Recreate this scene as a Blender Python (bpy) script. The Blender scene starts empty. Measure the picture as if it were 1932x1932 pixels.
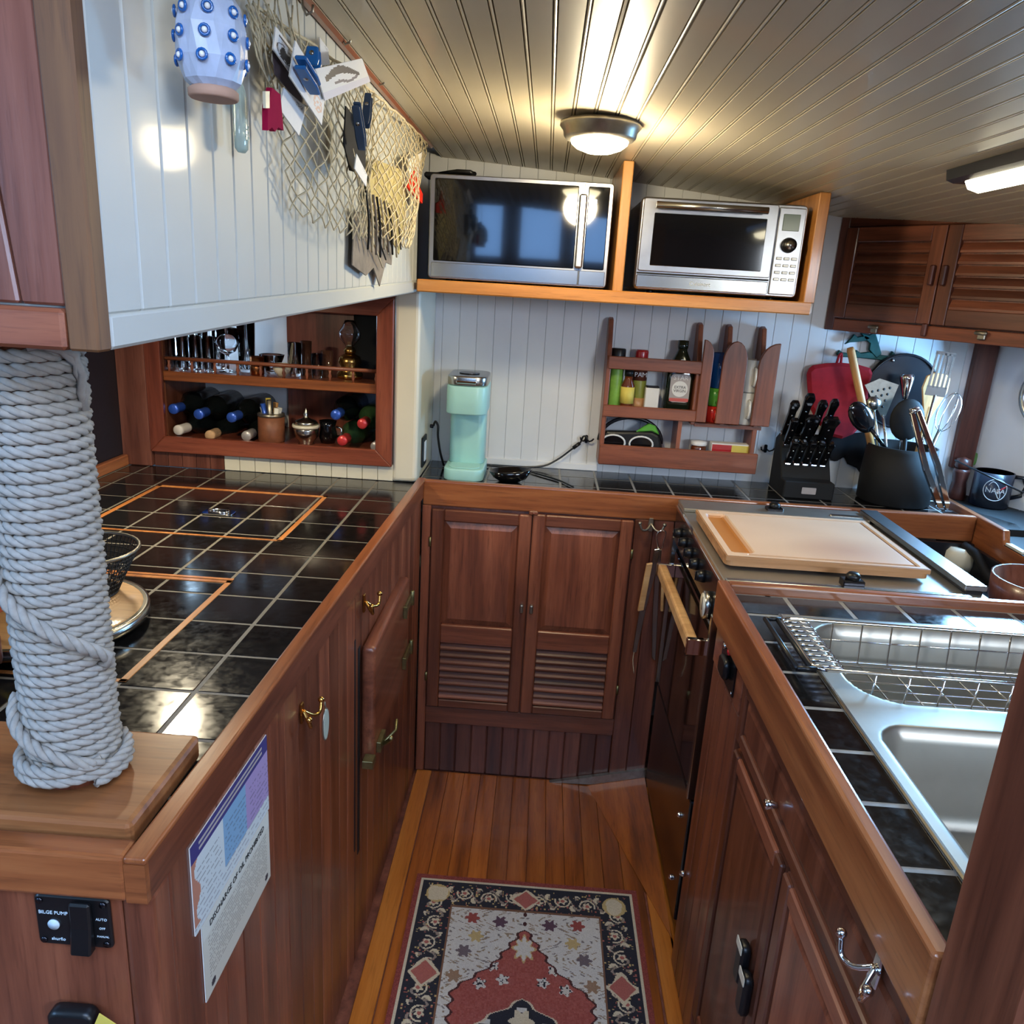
import bpy, math, random
from mathutils import Vector, Matrix
random.seed(7)
SC = bpy.context.scene
COL = SC.collection
PI = math.pi

# ------------------------------------------------------------------ camera
FPX, ROLL, PITCH, YAW = 1480.0, 0.06001, 0.28432, -0.02728
CAM = Vector((0.0, 0.0, 1.5))
def cam_axes():
    cy, sy, cp, sp, cr, sr = (math.cos(YAW), math.sin(YAW), math.cos(PITCH), math.sin(PITCH), math.cos(ROLL), math.sin(ROLL))
    f = Vector((sy*cp, cy*cp, -sp)); r0 = Vector((cy, -sy, 0)); u0 = r0.cross(f)
    return cr*r0 + sr*u0, -sr*r0 + cr*u0, f
RT, UP, FW = cam_axes()
cd = bpy.data.cameras.new('camera'); co = bpy.data.objects.new('camera', cd); COL.objects.link(co)
cd.sensor_width = 36.0; cd.lens = 36.0*FPX/1932.0; cd.clip_start = 0.02
m3 = Matrix((RT, UP, -FW)).transposed()
co.matrix_world = Matrix.Translation(CAM) @ m3.to_4x4()
SC.camera = co

# ------------------------------------------------------------------ view, world
SC.view_settings.view_transform = 'Standard'; SC.view_settings.look = 'None'
SC.view_settings.gamma = 1.0; SC.view_settings.use_curve_mapping = False
SC.view_settings.exposure = 0.35
SC.cycles.max_bounces = 8
W = bpy.data.worlds.new('sky'); SC.world = W; W.use_nodes = True
bg = W.node_tree.nodes['Background']; bg.inputs[0].default_value = (0.55, 0.72, 1.0, 1); bg.inputs[1].default_value = 1.0
# daylight through the cabin windows (the starboard and overhead lamps are added fill); the windows themselves are built with the structure
def area(name, loc, aim, sx, sy, power, col):
    l = bpy.data.lights.new(name, 'AREA'); l.shape = 'RECTANGLE'; l.size = sx; l.size_y = sy; l.energy = power; l.color = col
    o = bpy.data.objects.new(name, l); COL.objects.link(o); o.location = loc
    o.rotation_euler = (Vector(aim)-Vector(loc)).to_track_quat('-Z', 'Y').to_euler()
    return o
FILL_COL = (0.84, 0.92, 1.0)
area('daylight_port', (1.405, 2.275, 1.29), (0.9, 1.9, 1.15), 0.17, 0.20, 13.0, (0.26, 0.58, 1.0))
area('fill_starboard', (2.08, -1.55, 1.80), (0.0, 2.3, 1.25), 1.2, 0.5, 54.0, FILL_COL)  # added fill lamp for the walls, from an invented starboard window
area('daylight_side', (-2.08, -0.35, 1.70), (-0.40, 0.80, 1.15), 1.0, 0.4, 20.0, (0.32, 0.60, 1.0))
area('fill_overhead', (0.05, -0.25, 2.17), (0.05, 0.35, 0.6), 1.0, 0.8, 19.0, FILL_COL)  # added overhead fill for counters, cabinets and floor

# ------------------------------------------------------------------ pixel helpers (points on real planes of the place)
def ray(px, py):
    return RT*((px-966.0)/FPX) + UP*(-(py-966.0)/FPX) + FW
def onx(px, py, x): r = ray(px, py); return CAM + r*((x-CAM.x)/r.x)
def ony(px, py, y): r = ray(px, py); return CAM + r*((y-CAM.y)/r.y)
def onz(px, py, z): r = ray(px, py); return CAM + r*((z-CAM.z)/r.z)

# ------------------------------------------------------------------ materials
MATS = {}
def srgb(r, g, b):
    f = lambda c: (c/255.0/12.92) if c/255.0 <= 0.04045 else ((c/255.0+0.055)/1.055)**2.4
    return (f(r), f(g), f(b), 1.0)
def newmat(name):
    m = bpy.data.materials.new(name); m.use_nodes = True
    nt = m.node_tree; b = nt.nodes['Principled BSDF']
    MATS[name] = m
    return m, nt, b
def N(nt, typ, **kw):
    n = nt.nodes.new(typ)
    for k, v in kw.items(): setattr(n, k, v)
    return n
def mix(nt, a, b, fac, blend='MIX'):
    n = N(nt, 'ShaderNodeMix', data_type='RGBA', blend_type=blend)
    for s, v in ((0, fac), (6, a), (7, b)):
        if isinstance(v, (tuple, list, float, int)): n.inputs[s].default_value = v
        else: nt.links.new(v, n.inputs[s])
    return n.outputs[2]
def ramp(nt, src, stops):
    n = N(nt, 'ShaderNodeValToRGB'); e = n.color_ramp.elements
    e[0].position, e[0].color = stops[0]; e[1].position, e[1].color = stops[-1]
    for p, c in stops[1:-1]:
        x = e.new(p); x.color = c
    nt.links.new(src, n.inputs[0]); return n.outputs[0]
def noise(nt, vec, scale, detail=4, rough=0.55):
    n = N(nt, 'ShaderNodeTexNoise'); n.inputs['Scale'].default_value = scale
    n.inputs['Detail'].default_value = detail; n.inputs['Roughness'].default_value = rough
    nt.links.new(vec, n.inputs['Vector']); return n.outputs[0]
def coords(nt, scale=(1, 1, 1), rnd=True):
    t = N(nt, 'ShaderNodeTexCoord'); mp = N(nt, 'ShaderNodeMapping'); mp.inputs['Scale'].default_value = scale
    nt.links.new(t.outputs['Object'], mp.inputs['Vector'])
    oi = N(nt, 'ShaderNodeObjectInfo')
    if rnd:
        ml = N(nt, 'ShaderNodeMath', operation='MULTIPLY'); ml.inputs[1].default_value = 37.0
        nt.links.new(oi.outputs['Random'], ml.inputs[0]); nt.links.new(ml.outputs[0], mp.inputs['Location'])
    return mp.outputs[0], oi.outputs['Random']
def bump(nt, b, src, strength, dist=0.002):
    n = N(nt, 'ShaderNodeBump'); n.inputs['Strength'].default_value = strength; n.inputs['Distance'].default_value = dist
    nt.links.new(src, n.inputs['Height']); nt.links.new(n.outputs[0], b.inputs['Normal'])
def plain(name, col, rough=0.5, metal=0.0, coat=0.0, var=0.08, spec=0.5, trans=0.0, ior=1.45, emit=None, estr=0.0, vscale=18):
    m, nt, b = newmat(name)
    if var:
        v, r = coords(nt); nz = noise(nt, v, vscale)
        dark = tuple(c*(1-var) for c in col[:3])+(1,); light = tuple(min(1, c*(1+var)) for c in col[:3])+(1,)
        nt.links.new(ramp(nt, nz, [(0.3, dark), (0.7, light)]), b.inputs['Base Color'])
    else: b.inputs['Base Color'].default_value = col
    b.inputs['Roughness'].default_value = rough; b.inputs['Metallic'].default_value = metal
    b.inputs['Coat Weight'].default_value = coat; b.inputs['Coat Roughness'].default_value = 0.08
    b.inputs['Specular IOR Level'].default_value = spec
    b.inputs['Transmission Weight'].default_value = trans; b.inputs['IOR'].default_value = ior
    if emit: b.inputs['Emission Color'].default_value = emit; b.inputs['Emission Strength'].default_value = estr
    return m
def wood(name, dark, mid, light, axis='Y', rough=0.35, coat=0.25, scale=1.0, rvar=0.35):
    m, nt, b = newmat(name)
    s = {'X': (1.6, 26, 26), 'Y': (26, 1.6, 26), 'Z': (26, 26, 1.6)}[axis]
    v, r = coords(nt, tuple(k*scale for k in s))
    n1 = noise(nt, v, 1.0, 6, 0.6)
    v2, _ = coords(nt, tuple(k*scale*4 for k in s)); n2 = noise(nt, v2, 1.6, 3, 0.7)
    c = ramp(nt, n1, [(0.28, dark), (0.5, mid), (0.74, light)])
    c = mix(nt, c, (dark[0]*0.55, dark[1]*0.5, dark[2]*0.5, 1), ramp(nt, n2, [(0.52, (0, 0, 0, 1)), (0.78, (0.55, 0.55, 0.55, 1))]))
    k = N(nt, 'ShaderNodeMapRange'); k.inputs[3].default_value = 1-rvar; k.inputs[4].default_value = 1+rvar
    nt.links.new(r, k.inputs[0])
    mm = N(nt, 'ShaderNodeVectorMath', operation='SCALE'); nt.links.new(c, mm.inputs[0]); nt.links.new(k.outputs[0], mm.inputs['Scale'])
    nt.links.new(mm.outputs[0], b.inputs['Base Color'])
    b.inputs['Roughness'].default_value = rough; b.inputs['Coat Weight'].default_value = coat; b.inputs['Coat Roughness'].default_value = 0.12
    bump(nt, b, n2, 0.12, 0.001)
    return m
def emis(name, col, strength):
    m, nt, b = newmat(name); b.inputs['Base Color'].default_value = (0.9, 0.9, 0.9, 1)
    b.inputs['Emission Color'].default_value = col; b.inputs['Emission Strength'].default_value = strength; return m
def attr_mat(name, rough=0.9, bumpy=0.0, coat=0.0):
    m, nt, b = newmat(name); a = N(nt, 'ShaderNodeVertexColor', layer_name='print')
    v, _ = coords(nt); nz = noise(nt, v, 420, 2)
    c = mix(nt, a.outputs[0], ramp(nt, nz, [(0.3, (0.78, 0.78, 0.78, 1)), (0.7, (1, 1, 1, 1))]), 1.0 if bumpy else 0.15, 'MULTIPLY')
    nt.links.new(c, b.inputs['Base Color']); b.inputs['Roughness'].default_value = rough; b.inputs['Coat Weight'].default_value = coat
    if bumpy: bump(nt, b, nz, bumpy, 0.003)
    return m

# mahogany family
for ax in 'XYZ':
    wood('mahogany_'+ax, srgb(74, 38, 27), srgb(118, 66, 46), srgb(150, 90, 64), ax, 0.36, 0.3)
    wood('rail_'+ax, srgb(98, 52, 30), srgb(144, 82, 46), srgb(178, 112, 66), ax, 0.3, 0.4, rvar=0.1)
wood('mahogany_dark_Z', srgb(66, 36, 30), srgb(104, 60, 48), srgb(130, 80, 62), 'Z', 0.36, 0.3)
wood('teak_pink_Z', srgb(78, 42, 32), srgb(112, 66, 52), srgb(138, 88, 72), 'Z', 0.3, 0.3, rvar=0.12)
wood('frame_X', srgb(84, 38, 28), srgb(126, 64, 46), srgb(156, 88, 64), 'X', 0.3, 0.4, rvar=0.1)
wood('frame_Z', srgb(84, 38, 28), srgb(126, 64, 46), srgb(156, 88, 64), 'Z', 0.3, 0.4, rvar=0.1)
wood('rack_X', srgb(92, 46, 30), srgb(134, 74, 50), srgb(160, 94, 64), 'X', 0.4, 0.2, rvar=0.06)
wood('rack_Z', srgb(92, 46, 30), srgb(134, 74, 50), srgb(160, 94, 64), 'Z', 0.4, 0.2, rvar=0.06)
wood('oak_X', srgb(150, 92, 40), srgb(192, 128, 62), srgb(214, 154, 88), 'X', 0.38, 0.3, rvar=0.08)
wood('oak_Z', srgb(150, 92, 40), srgb(192, 128, 62), srgb(214, 154, 88), 'Z', 0.38, 0.3, rvar=0.08)
wood('inlay', srgb(146, 84, 38), srgb(186, 116, 58), srgb(212, 144, 84), 'Y', 0.4, 0.3, rvar=0.08)
wood('floor_wood', srgb(92, 44, 12), srgb(148, 78, 26), srgb(180, 104, 42), 'Y', 0.3, 0.45, rvar=0.22)
wood('floor_edge', srgb(146, 80, 26), srgb(184, 108, 40), srgb(206, 132, 60), 'Y', 0.3, 0.45, rvar=0.05)
wood('maple', srgb(190, 132, 84), srgb(214, 164, 120), srgb(228, 184, 142), 'X', 0.45, 0.1, 0.7, rvar=0.02)
wood('maple_worn', srgb(146, 96, 56), srgb(182, 132, 86), srgb(202, 154, 108), 'X', 0.45, 0.15, 0.7, rvar=0.02)
wood('pale_wood', srgb(172, 124, 74), srgb(204, 158, 104), srgb(224, 184, 132), 'X', 0.5, 0.1, 0.6, rvar=0.05)
wood('spoon_wood', srgb(176, 120, 62), srgb(206, 152, 92), srgb(226, 180, 122), 'Z', 0.55, 0.0, 0.8, rvar=0.1)
wood('dark_plum_wood', srgb(60, 26, 18), srgb(90, 44, 34), srgb(112, 62, 46), 'Z', 0.4, 0.2, rvar=0.1)
plain('white_paint', srgb(190, 192, 187), 0.5, coat=0.07, spec=0.3, var=0.02, vscale=6)
plain('wall_white', srgb(224, 226, 228), 0.42, var=0.03, vscale=6)
plain('cream_paint', srgb(222, 216, 196), 0.35, coat=0.2, var=0.03, vscale=6)
plain('ceiling_paint', srgb(188, 177, 154), 0.38, coat=0.15, var=0.03, vscale=5)
plain('tile_black', srgb(20, 19, 19), 0.09, coat=0.6, var=0.3, vscale=40)
_m = MATS['tile_black']; _nt = _m.node_tree; _v, _r = coords(_nt); _n = noise(_nt, _v, 55, 5, 0.7)
_k = N(_nt, 'ShaderNodeMapRange'); _k.inputs[1].default_value = 0.3; _k.inputs[2].default_value = 0.75; _k.inputs[3].default_value = 0.07; _k.inputs[4].default_value = 0.26
_nt.links.new(_n, _k.inputs[0]); _nt.links.new(_k.outputs[0], _nt.nodes['Principled BSDF'].inputs['Roughness']); _nt.nodes['Principled BSDF'].inputs['Coat Weight'].default_value = 0.25
plain('grout', srgb(116, 110, 100), 0.6, var=0.15, vscale=60)
plain('grout_pale', srgb(140, 140, 138), 0.5, var=0.15, vscale=60)
plain('black_gloss', srgb(12, 12, 14), 0.12, coat=0.4, var=0.0)
plain('black_plastic', srgb(20, 20, 22), 0.35, var=0.1)
plain('black_matte', srgb(16, 16, 17), 0.7, var=0.15)
plain('dark_panel', srgb(26, 26, 32), 0.3, var=0.2, vscale=8)
plain('steel', srgb(176, 174, 168), 0.24, 1.0, var=0.05, vscale=8)
plain('steel_brushed', srgb(168, 168, 170), 0.34, 1.0, var=0.06, vscale=30)
plain('sink_steel', srgb(180, 176, 166), 0.42, 0.9, var=0.05, vscale=20)
plain('chrome', srgb(220, 220, 222), 0.08, 1.0, var=0.0)
plain('dark_steel', srgb(54, 54, 60), 0.25, 0.9, var=0.1)
plain('brass', srgb(196, 152, 84), 0.25, 1.0, var=0.08)
plain('old_brass', srgb(138, 132, 92), 0.4, 0.9, var=0.2, vscale=80)
plain('pewter', srgb(156, 150, 138), 0.35, 0.9, var=0.15, vscale=60)
plain('oven_glass', srgb(8, 8, 10), 0.04, coat=0.5, var=0.0)
plain('stove_black', srgb(22, 22, 26), 0.2, coat=0.3, var=0.2)
plain('rope', srgb(156, 150, 142), 0.85, var=0.14, vscale=120)
plain('twine', srgb(200, 186, 154), 0.85, var=0.2, vscale=150)
plain('wall_blue', srgb(120, 160, 205), 0.5, var=0.04)
def rough_glass(name, col, rough, trans=1.0, ior=1.45):
    return plain(name, col, rough, trans=trans, ior=ior, var=0.0)
rough_glass('glass_clear', (0.95, 0.97, 1.0, 1), 0.02)
rough_glass('glass_wine', (0.006, 0.008, 0.008, 1), 0.10, 0.0)
rough_glass('glass_green', (0.10, 0.22, 0.08, 1), 0.08, 0.6)
rough_glass('glass_aqua', (0.74, 0.90, 0.84, 1), 0.10, 0.55)
rough_glass('glass_thin', (0.97, 0.99, 1.0, 1), 0.0, 1.0, 1.03)
wood('stile_wood', srgb(70, 42, 22), srgb(100, 64, 34), srgb(122, 82, 46), 'Z', 0.6, 0.0, rvar=0.05)
wood('block_wood', srgb(100, 58, 32), srgb(144, 90, 52), srgb(170, 114, 70), 'X', 0.4, 0.2, rvar=0.05)
M = MATS

# ------------------------------------------------------------------ mesh builder
OFF = {}
class MB:
    def __init__(s): s.v = []; s.f = []; s.sm = []
    def add(s, vs, fs, smooth=False, mat=None):
        k = len(s.v)
        for p in vs:
            p = Vector(p); s.v.append(mat @ p if mat else p)
        for q in fs: s.f.append([i+k for i in q]); s.sm.append(smooth)
        return s
    def box(s, x0, x1, y0, y1, z0, z1, mat=None):
        vs = [(x, y, z) for z in (z0, z1) for y in (y0, y1) for x in (x0, x1)]
        return s.add(vs, [(0, 2, 3, 1), (4, 5, 7, 6), (0, 1, 5, 4), (2, 6, 7, 3), (0, 4, 6, 2), (1, 3, 7, 5)], False, mat)
    def cbox(s, c, d, mat=None):
        return s.box(c[0]-d[0]/2, c[0]+d[0]/2, c[1]-d[1]/2, c[1]+d[1]/2, c[2]-d[2]/2, c[2]+d[2]/2, mat)
    def hexa(s, bot, top):      # two quads, same winding (counter-clockwise from above)
        vs = list(bot)+list(top)
        return s.add(vs, [(3, 2, 1, 0), (4, 5, 6, 7), (0, 1, 5, 4), (1, 2, 6, 5), (2, 3, 7, 6), (3, 0, 4, 7)])
    def prism(s, poly, a, b, plane='XY', smooth=False, mat=None):   # poly 2D, extruded along the third axis from a to b
        mp = {'XY': lambda p, h: (p[0], p[1], h), 'XZ': lambda p, h: (p[0], h, p[1]), 'YZ': lambda p, h: (h, p[0], p[1])}[plane]
        n = len(poly)
        vs = [mp(p, a) for p in poly]+[mp(p, b) for p in poly]
        fs = [tuple(range(n))[::-1], tuple(range(n, 2*n))]
        k = len(s.v); s.add(vs, fs, False, mat)
        for i in range(n):
            j = (i+1) % n; s.f.append([k+i, k+j, k+n+j, k+n+i]); s.sm.append(smooth)
        return s
    def lathe(s, prof, seg=20, c=(0, 0, 0), mat=None, smooth=True):   # profile (r, z) about +Z
        vs = []; fs = []
        for r, z in prof:
            for i in range(seg):
                a = 2*PI*i/seg; vs.append((c[0]+r*math.cos(a), c[1]+r*math.sin(a), c[2]+z))
        for j in range(len(prof)-1):
            for i in range(seg):
                k = (i+1) % seg; fs.append((j*seg+i, j*seg+k, (j+1)*seg+k, (j+1)*seg+i))
        s.add(vs, fs, smooth, mat)
        k = len(s.v)-len(vs)
        if prof[0][0] > 1e-5: s.f.append([k+i for i in range(seg)][::-1]); s.sm.append(False)
        if prof[-1][0] > 1e-5: s.f.append([k+(len(prof)-1)*seg+i for i in range(seg)]); s.sm.append(False)
        return s
    def sphere(s, c, r, seg=14, rings=8, mat=None):
        r = r if isinstance(r, (tuple, list)) else (r, r, r)
        vs = [(c[0], c[1], c[2]-r[2])]; fs = []
        for j in range(1, rings):
            t = PI*j/rings
            for i in range(seg):
                a = 2*PI*i/seg; vs.append((c[0]+r[0]*math.sin(t)*math.cos(a), c[1]+r[1]*math.sin(t)*math.sin(a), c[2]-r[2]*math.cos(t)))
        vs.append((c[0], c[1], c[2]+r[2])); n = len(vs)-1
        for i in range(seg):
            k = (i+1) % seg
            fs.append((0, 1+k, 1+i)); fs.append((n, 1+(rings-2)*seg+i, 1+(rings-2)*seg+k))
            for j in range(rings-2): fs.append((1+j*seg+i, 1+j*seg+k, 1+(j+1)*seg+k, 1+(j+1)*seg+i))
        return s.add(vs, fs, True, mat)
    def tube(s, path, r, seg=6, closed=False, mat=None, cap=True):
        P = [Vector(p) for p in path]; n = len(P)
        rr = r if isinstance(r, (list, tuple)) else [r]*n
        vs = []; fs = []; nrm = None
        for i in range(n):
            if closed: t = P[(i+1) % n]-P[i-1]
            else: t = P[min(i+1, n-1)]-P[max(i-1, 0)]
            if t.length < 1e-9: t = Vector((0, 0, 1))
            t.normalize()
            if nrm is None: nrm = t.orthogonal().normalized()
            else:
                nrm = nrm - t*nrm.dot(t)
                nrm = nrm.normalized() if nrm.length > 1e-6 else t.orthogonal().normalized()
            b = t.cross(nrm)
            for k in range(seg):
                a = 2*PI*k/seg; vs.append(P[i]+(nrm*math.cos(a)+b*math.sin(a))*rr[i])
        m = n if closed else n-1
        for i in range(m):
            j = (i+1) % n
            for k in range(seg):
                l = (k+1) % seg; fs.append((i*seg+k, i*seg+l, j*seg+l, j*seg+k))
        if cap and not closed: fs.append(tuple(range(seg))[::-1]); fs.append(tuple((n-1)*seg+k for k in range(seg)))
        return s.add(vs, fs, True, mat)
    def cyl(s, p0, p1, r, seg=12): return s.tube([p0, p1], r, seg)
    def build(s, name, mat, parent=None, bevel=0.0, seg=1, solid=0.0):
        off = OFF.get(parent, Vector((0, 0, 0))) if parent else Vector((0, 0, 0))
        loc = None
        if parent is None:
            xs = [p.x for p in s.v]; ys = [p.y for p in s.v]; zs = [p.z for p in s.v]
            loc = Vector(((min(xs)+max(xs))/2, (min(ys)+max(ys))/2, min(zs))); off = loc
        me = bpy.data.meshes.new(name)
        me.from_pydata([tuple(p-off) for p in s.v], [], s.f); me.validate()
        if len(me.polygons) == len(s.sm): me.polygons.foreach_set('use_smooth', s.sm)
        me.update()
        o = bpy.data.objects.new(name, me); COL.objects.link(o)
        o.data.materials.append(M[mat] if isinstance(mat, str) else mat)
        if parent: o.parent = parent
        else: o.location = loc
        OFF[o] = off
        if bevel:
            b = o.modifiers.new('bevel', 'BEVEL'); b.width = bevel; b.segments = seg; b.limit_method = 'ANGLE'; b.angle_limit = math.radians(50)
        if solid:
            b = o.modifiers.new('solid', 'SOLIDIFY'); b.thickness = solid
        return o
def B(*a, **k): return MB().box(*a, **k)
def tag(o, label=None, cat=None, group=None, kind=None):
    if label: o['label'] = label
    if cat: o['category'] = cat
    if group: o['group'] = group
    if kind: o['kind'] = kind
    return o
def thing(name, label, cat, loc=(0, 0, 0), rotz=0.0, group=None, world=False, mat=None):
    o = bpy.data.objects.new(name, None); COL.objects.link(o); o.empty_display_size = 0.05
    if mat is not None: o.matrix_world = mat
    else: o.location = loc; o.rotation_euler = (0, 0, rotz)
    OFF[o] = Vector(loc) if world else Vector((0, 0, 0))
    return tag(o, label, cat, group)
def struct(name, mb, mat, **k):
    o = mb.build(name, mat, None, **k); o['kind'] = 'structure'; return o
def struct_root(name, loc=(0, 0, 0)):
    o = bpy.data.objects.new(name, None); COL.objects.link(o); o.location = loc; OFF[o] = Vector(loc); o['kind'] = 'structure'; return o
def clone(o, name, parent, loc, rot=None, mat=None):     # shares mesh data
    c = o.copy(); c.name = name; COL.objects.link(c); c.parent = parent; c.location = loc
    if rot: c.rotation_euler = rot
    if mat: c.data = o.data.copy(); c.data.materials[0] = M[mat]
    OFF[c] = OFF.get(o, Vector((0, 0, 0))); return c
def shared(name, mesh, parent, loc, rot=(0, 0, 0), scale=(1, 1, 1)):
    o = bpy.data.objects.new(name, mesh); COL.objects.link(o); o.parent = parent
    o.location = Vector(loc)-OFF.get(parent, Vector((0, 0, 0))); o.rotation_euler = rot; o.scale = scale
    OFF[o] = Vector((0, 0, 0)); return o
def raw(mb, name, mat):
    me = bpy.data.meshes.new(name); me.from_pydata([tuple(p) for p in mb.v], [], mb.f); me.validate()
    if len(me.polygons) == len(mb.sm): me.polygons.foreach_set('use_smooth', mb.sm)
    me.materials.append(M[mat]); return me
def copy_tree(o, parent=None, name=None):
    c = o.copy(); c.name = name or o.name.split('.')[0]; COL.objects.link(c); c.parent = parent
    for ch in o.children: copy_tree(ch, c)
    return c
def frame_mat(origin, xdir, zdir):
    x = Vector(xdir).normalized(); z = Vector(zdir); z = (z-x*z.dot(x)).normalized(); y = z.cross(x)
    return Matrix.Translation(origin) @ Matrix((x, y, z)).transposed().to_4x4()
def text_mb(s, size, depth=0.0004, mat=None, align='CENTER', spacing=1.0):
    cu = bpy.data.curves.new('t', 'FONT'); cu.body = s; cu.size = size; cu.extrude = depth; cu.align_x = align; cu.align_y = 'CENTER'
    cu.space_character = spacing; cu.resolution_u = 2
    o = bpy.data.objects.new('t', cu); COL.objects.link(o)
    dg = bpy.context.evaluated_depsgraph_get(); dg.update(); me = o.evaluated_get(dg).to_mesh()
    b = MB(); b.add([v.co.copy() for v in me.vertices], [list(p.vertices) for p in me.polygons], False, mat)
    o.evaluated_get(dg).to_mesh_clear(); bpy.data.objects.remove(o); bpy.data.curves.remove(cu)
    return b
def rrect(w, h, r, n=5, cx=0, cy=0):
    pts = []
    for (sx, sy, a0) in ((1, 1, 0), (-1, 1, 90), (-1, -1, 180), (1, -1, 270)):
        for i in range(n+1):
            a = math.radians(a0+90.0*i/n); pts.append((cx+sx*(w/2-r)+r*math.cos(a), cy+sy*(h/2-r)+r*math.sin(a)))
    return pts
def circ(r, n=24, cx=0, cy=0): return [(cx+r*math.cos(2*PI*i/n), cy+r*math.sin(2*PI*i/n)) for i in range(n)]
def print_sheet(name, parent, mat, nu, nv, fn, pos):      # a flat print: colours by cell, position from pos(u, v)
    me = bpy.data.meshes.new(name); off = OFF.get(parent, Vector((0, 0, 0)))
    vs = [tuple(Vector(pos(i/nu, j/nv))-off) for j in range(nv+1) for i in range(nu+1)]
    fs = [(j*(nu+1)+i, j*(nu+1)+i+1, (j+1)*(nu+1)+i+1, (j+1)*(nu+1)+i) for j in range(nv) for i in range(nu)]
    me.from_pydata(vs, [], fs); me.update()
    a = me.color_attributes.new('print', 'FLOAT_COLOR', 'CORNER'); buf = []
    for j in range(nv):
        for i in range(nu):
            c = fn((i+0.5)/nu, (j+0.5)/nv); buf.extend(list(c[:3])+[1.0] if True else 0); buf.extend((list(c[:3])+[1.0])*3)
    a.data.foreach_set('color', buf)
    o = bpy.data.objects.new(name, me); COL.objects.link(o); o.data.materials.append(M[mat]); o.parent = parent
    OFF[o] = off; return o
# ================================================================== THE SETTING
def zc(x): return 1.845-0.05*(x+0.35)-0.03*(x+0.35)**2
def xf(y): return -0.349+0.0236*(y-0.62)          # front of the port counter, slightly askew in plan
FT, TZ = 0.95, 0.93                                # fiddle top, tile top
YB = 2.145                                         # front of the forward counter
YW = 2.49                                          # forward bulkhead

# floor with its planks
fl = struct('floor', B(-2.15, 2.15, -2.3, 2.6, -0.05, -0.006), 'mahogany_dark_Z')
pmesh = raw(B(-0.0252, 0.0252, -0.85, 0.85, -0.012, 0.0), 'plank', 'floor_wood')
for i in range(0, 12):
    o = shared('plank', pmesh, fl, (-0.236+0.0515*i, 1.30, 0.0)); o.modifiers.new('bevel', 'BEVEL').width = 0.0012
for i, x in enumerate((-0.2875, 0.385, 0.425)):
    o = B(x-0.0235, x+0.0235, 0.45, 2.15, -0.012, 0.001).build('plank', 'floor_edge', fl, bevel=0.0012)
# raised filler board along the range and the grey sill at its head
MB().add([(0.225, 2.148, 0.0), (0.405, 2.148, 0.045), (0.405, 1.55, 0.004), (0.225, 2.148, -0.01), (0.405, 2.148, -0.01), (0.405, 1.55, -0.01)],
         [(0, 2, 1), (3, 4, 5), (0, 1, 4, 3), (1, 2, 5, 4), (2, 0, 3, 5)]).build('filler_board', 'floor_wood', fl)
tag(MB().prism([(0.11, 0.0), (0.24, 0.004), (0.41, 0.046), (0.41, 0.072)], 2.135, 2.149, 'XZ').build('sill_strip', 'pewter', fl), 'grey metal sill strip')

# ceiling of narrow beaded boards following the camber
ce = struct_root('ceiling', (0.6, 1.5, 1.8))
nb = 0
x = -0.338
while x < 1.62:
    w = 0.0402; a, b = x, x+w
    cs = [(a, 0.003), (a+0.0012, -0.0042), (a+0.0030, -0.0048), (a+0.0048, -0.0042), (a+0.0060, 0.002), (a+0.0072, -0.0045), (b-0.0008, -0.0045), (b-0.0001, 0.003), (b, 0.012), (a, 0.012)]
    MB().prism([(px, zc(px)+pz) for px, pz in cs], 0.45, 2.52, 'XZ').build('ceiling_board', 'ceiling_paint', ce)
    x += w; nb += 1
struct('ceiling_aft', B(-2.15, 2.15, -2.3, 0.47, 2.20, 2.24), 'ceiling_paint')
struct('trim_1', B(-2.15, 2.15, 0.44, 0.475, 1.83, 2.2), 'white_paint')
struct('ceiling_core', B(-2.15, 2.15, 0.46, 2.62, 1.875, 1.90), 'ceiling_paint')
# shell of the cabin behind and around the galley
struct('wall_aft', B(-2.15, 2.15, -2.34, -2.28, -0.05, 2.22), 'mahogany_dark_Z')
struct('wall_port', B(-2.20, -2.15, -2.3, 2.62, -0.05, 2.22), 'white_paint')
struct('wall_starboard', B(2.15, 2.20, -2.3, 2.62, -0.05, 2.22), 'mahogany_dark_Z')
struct('wall_front', B(-2.15, 2.15, 2.60, 2.65, -0.05, 1.92), 'white_paint')
plain('niche_fill', (0.8, 0.9, 1, 1), 0.4, var=0.0, emit=(0.5, 0.74, 1.0, 1), estr=8.0)  # added glow that brightens the glassware niche
plain('window_day', (0.8, 0.9, 1, 1), 0.4, var=0.0, emit=(0.22, 0.48, 1.0, 1), estr=7.0)
for i, (x0, x1) in enumerate(((-0.62, -0.36), (-0.27, 0.10), (0.17, 0.50))):
    wn = struct('window_%d' % (i+2), MB().box(x0, x1, -2.285, -2.262, 1.66, 1.69).box(x0, x1, -2.285, -2.262, 2.07, 2.10).box(x0, x0+0.03, -2.285, -2.262, 1.69, 2.07).box(x1-0.03, x1, -2.285, -2.262, 1.69, 2.07), 'rail_X')
    B(x0+0.03, x1-0.03, -2.285, -2.274, 1.69, 2.07).build('pane', 'window_day', wn)

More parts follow.
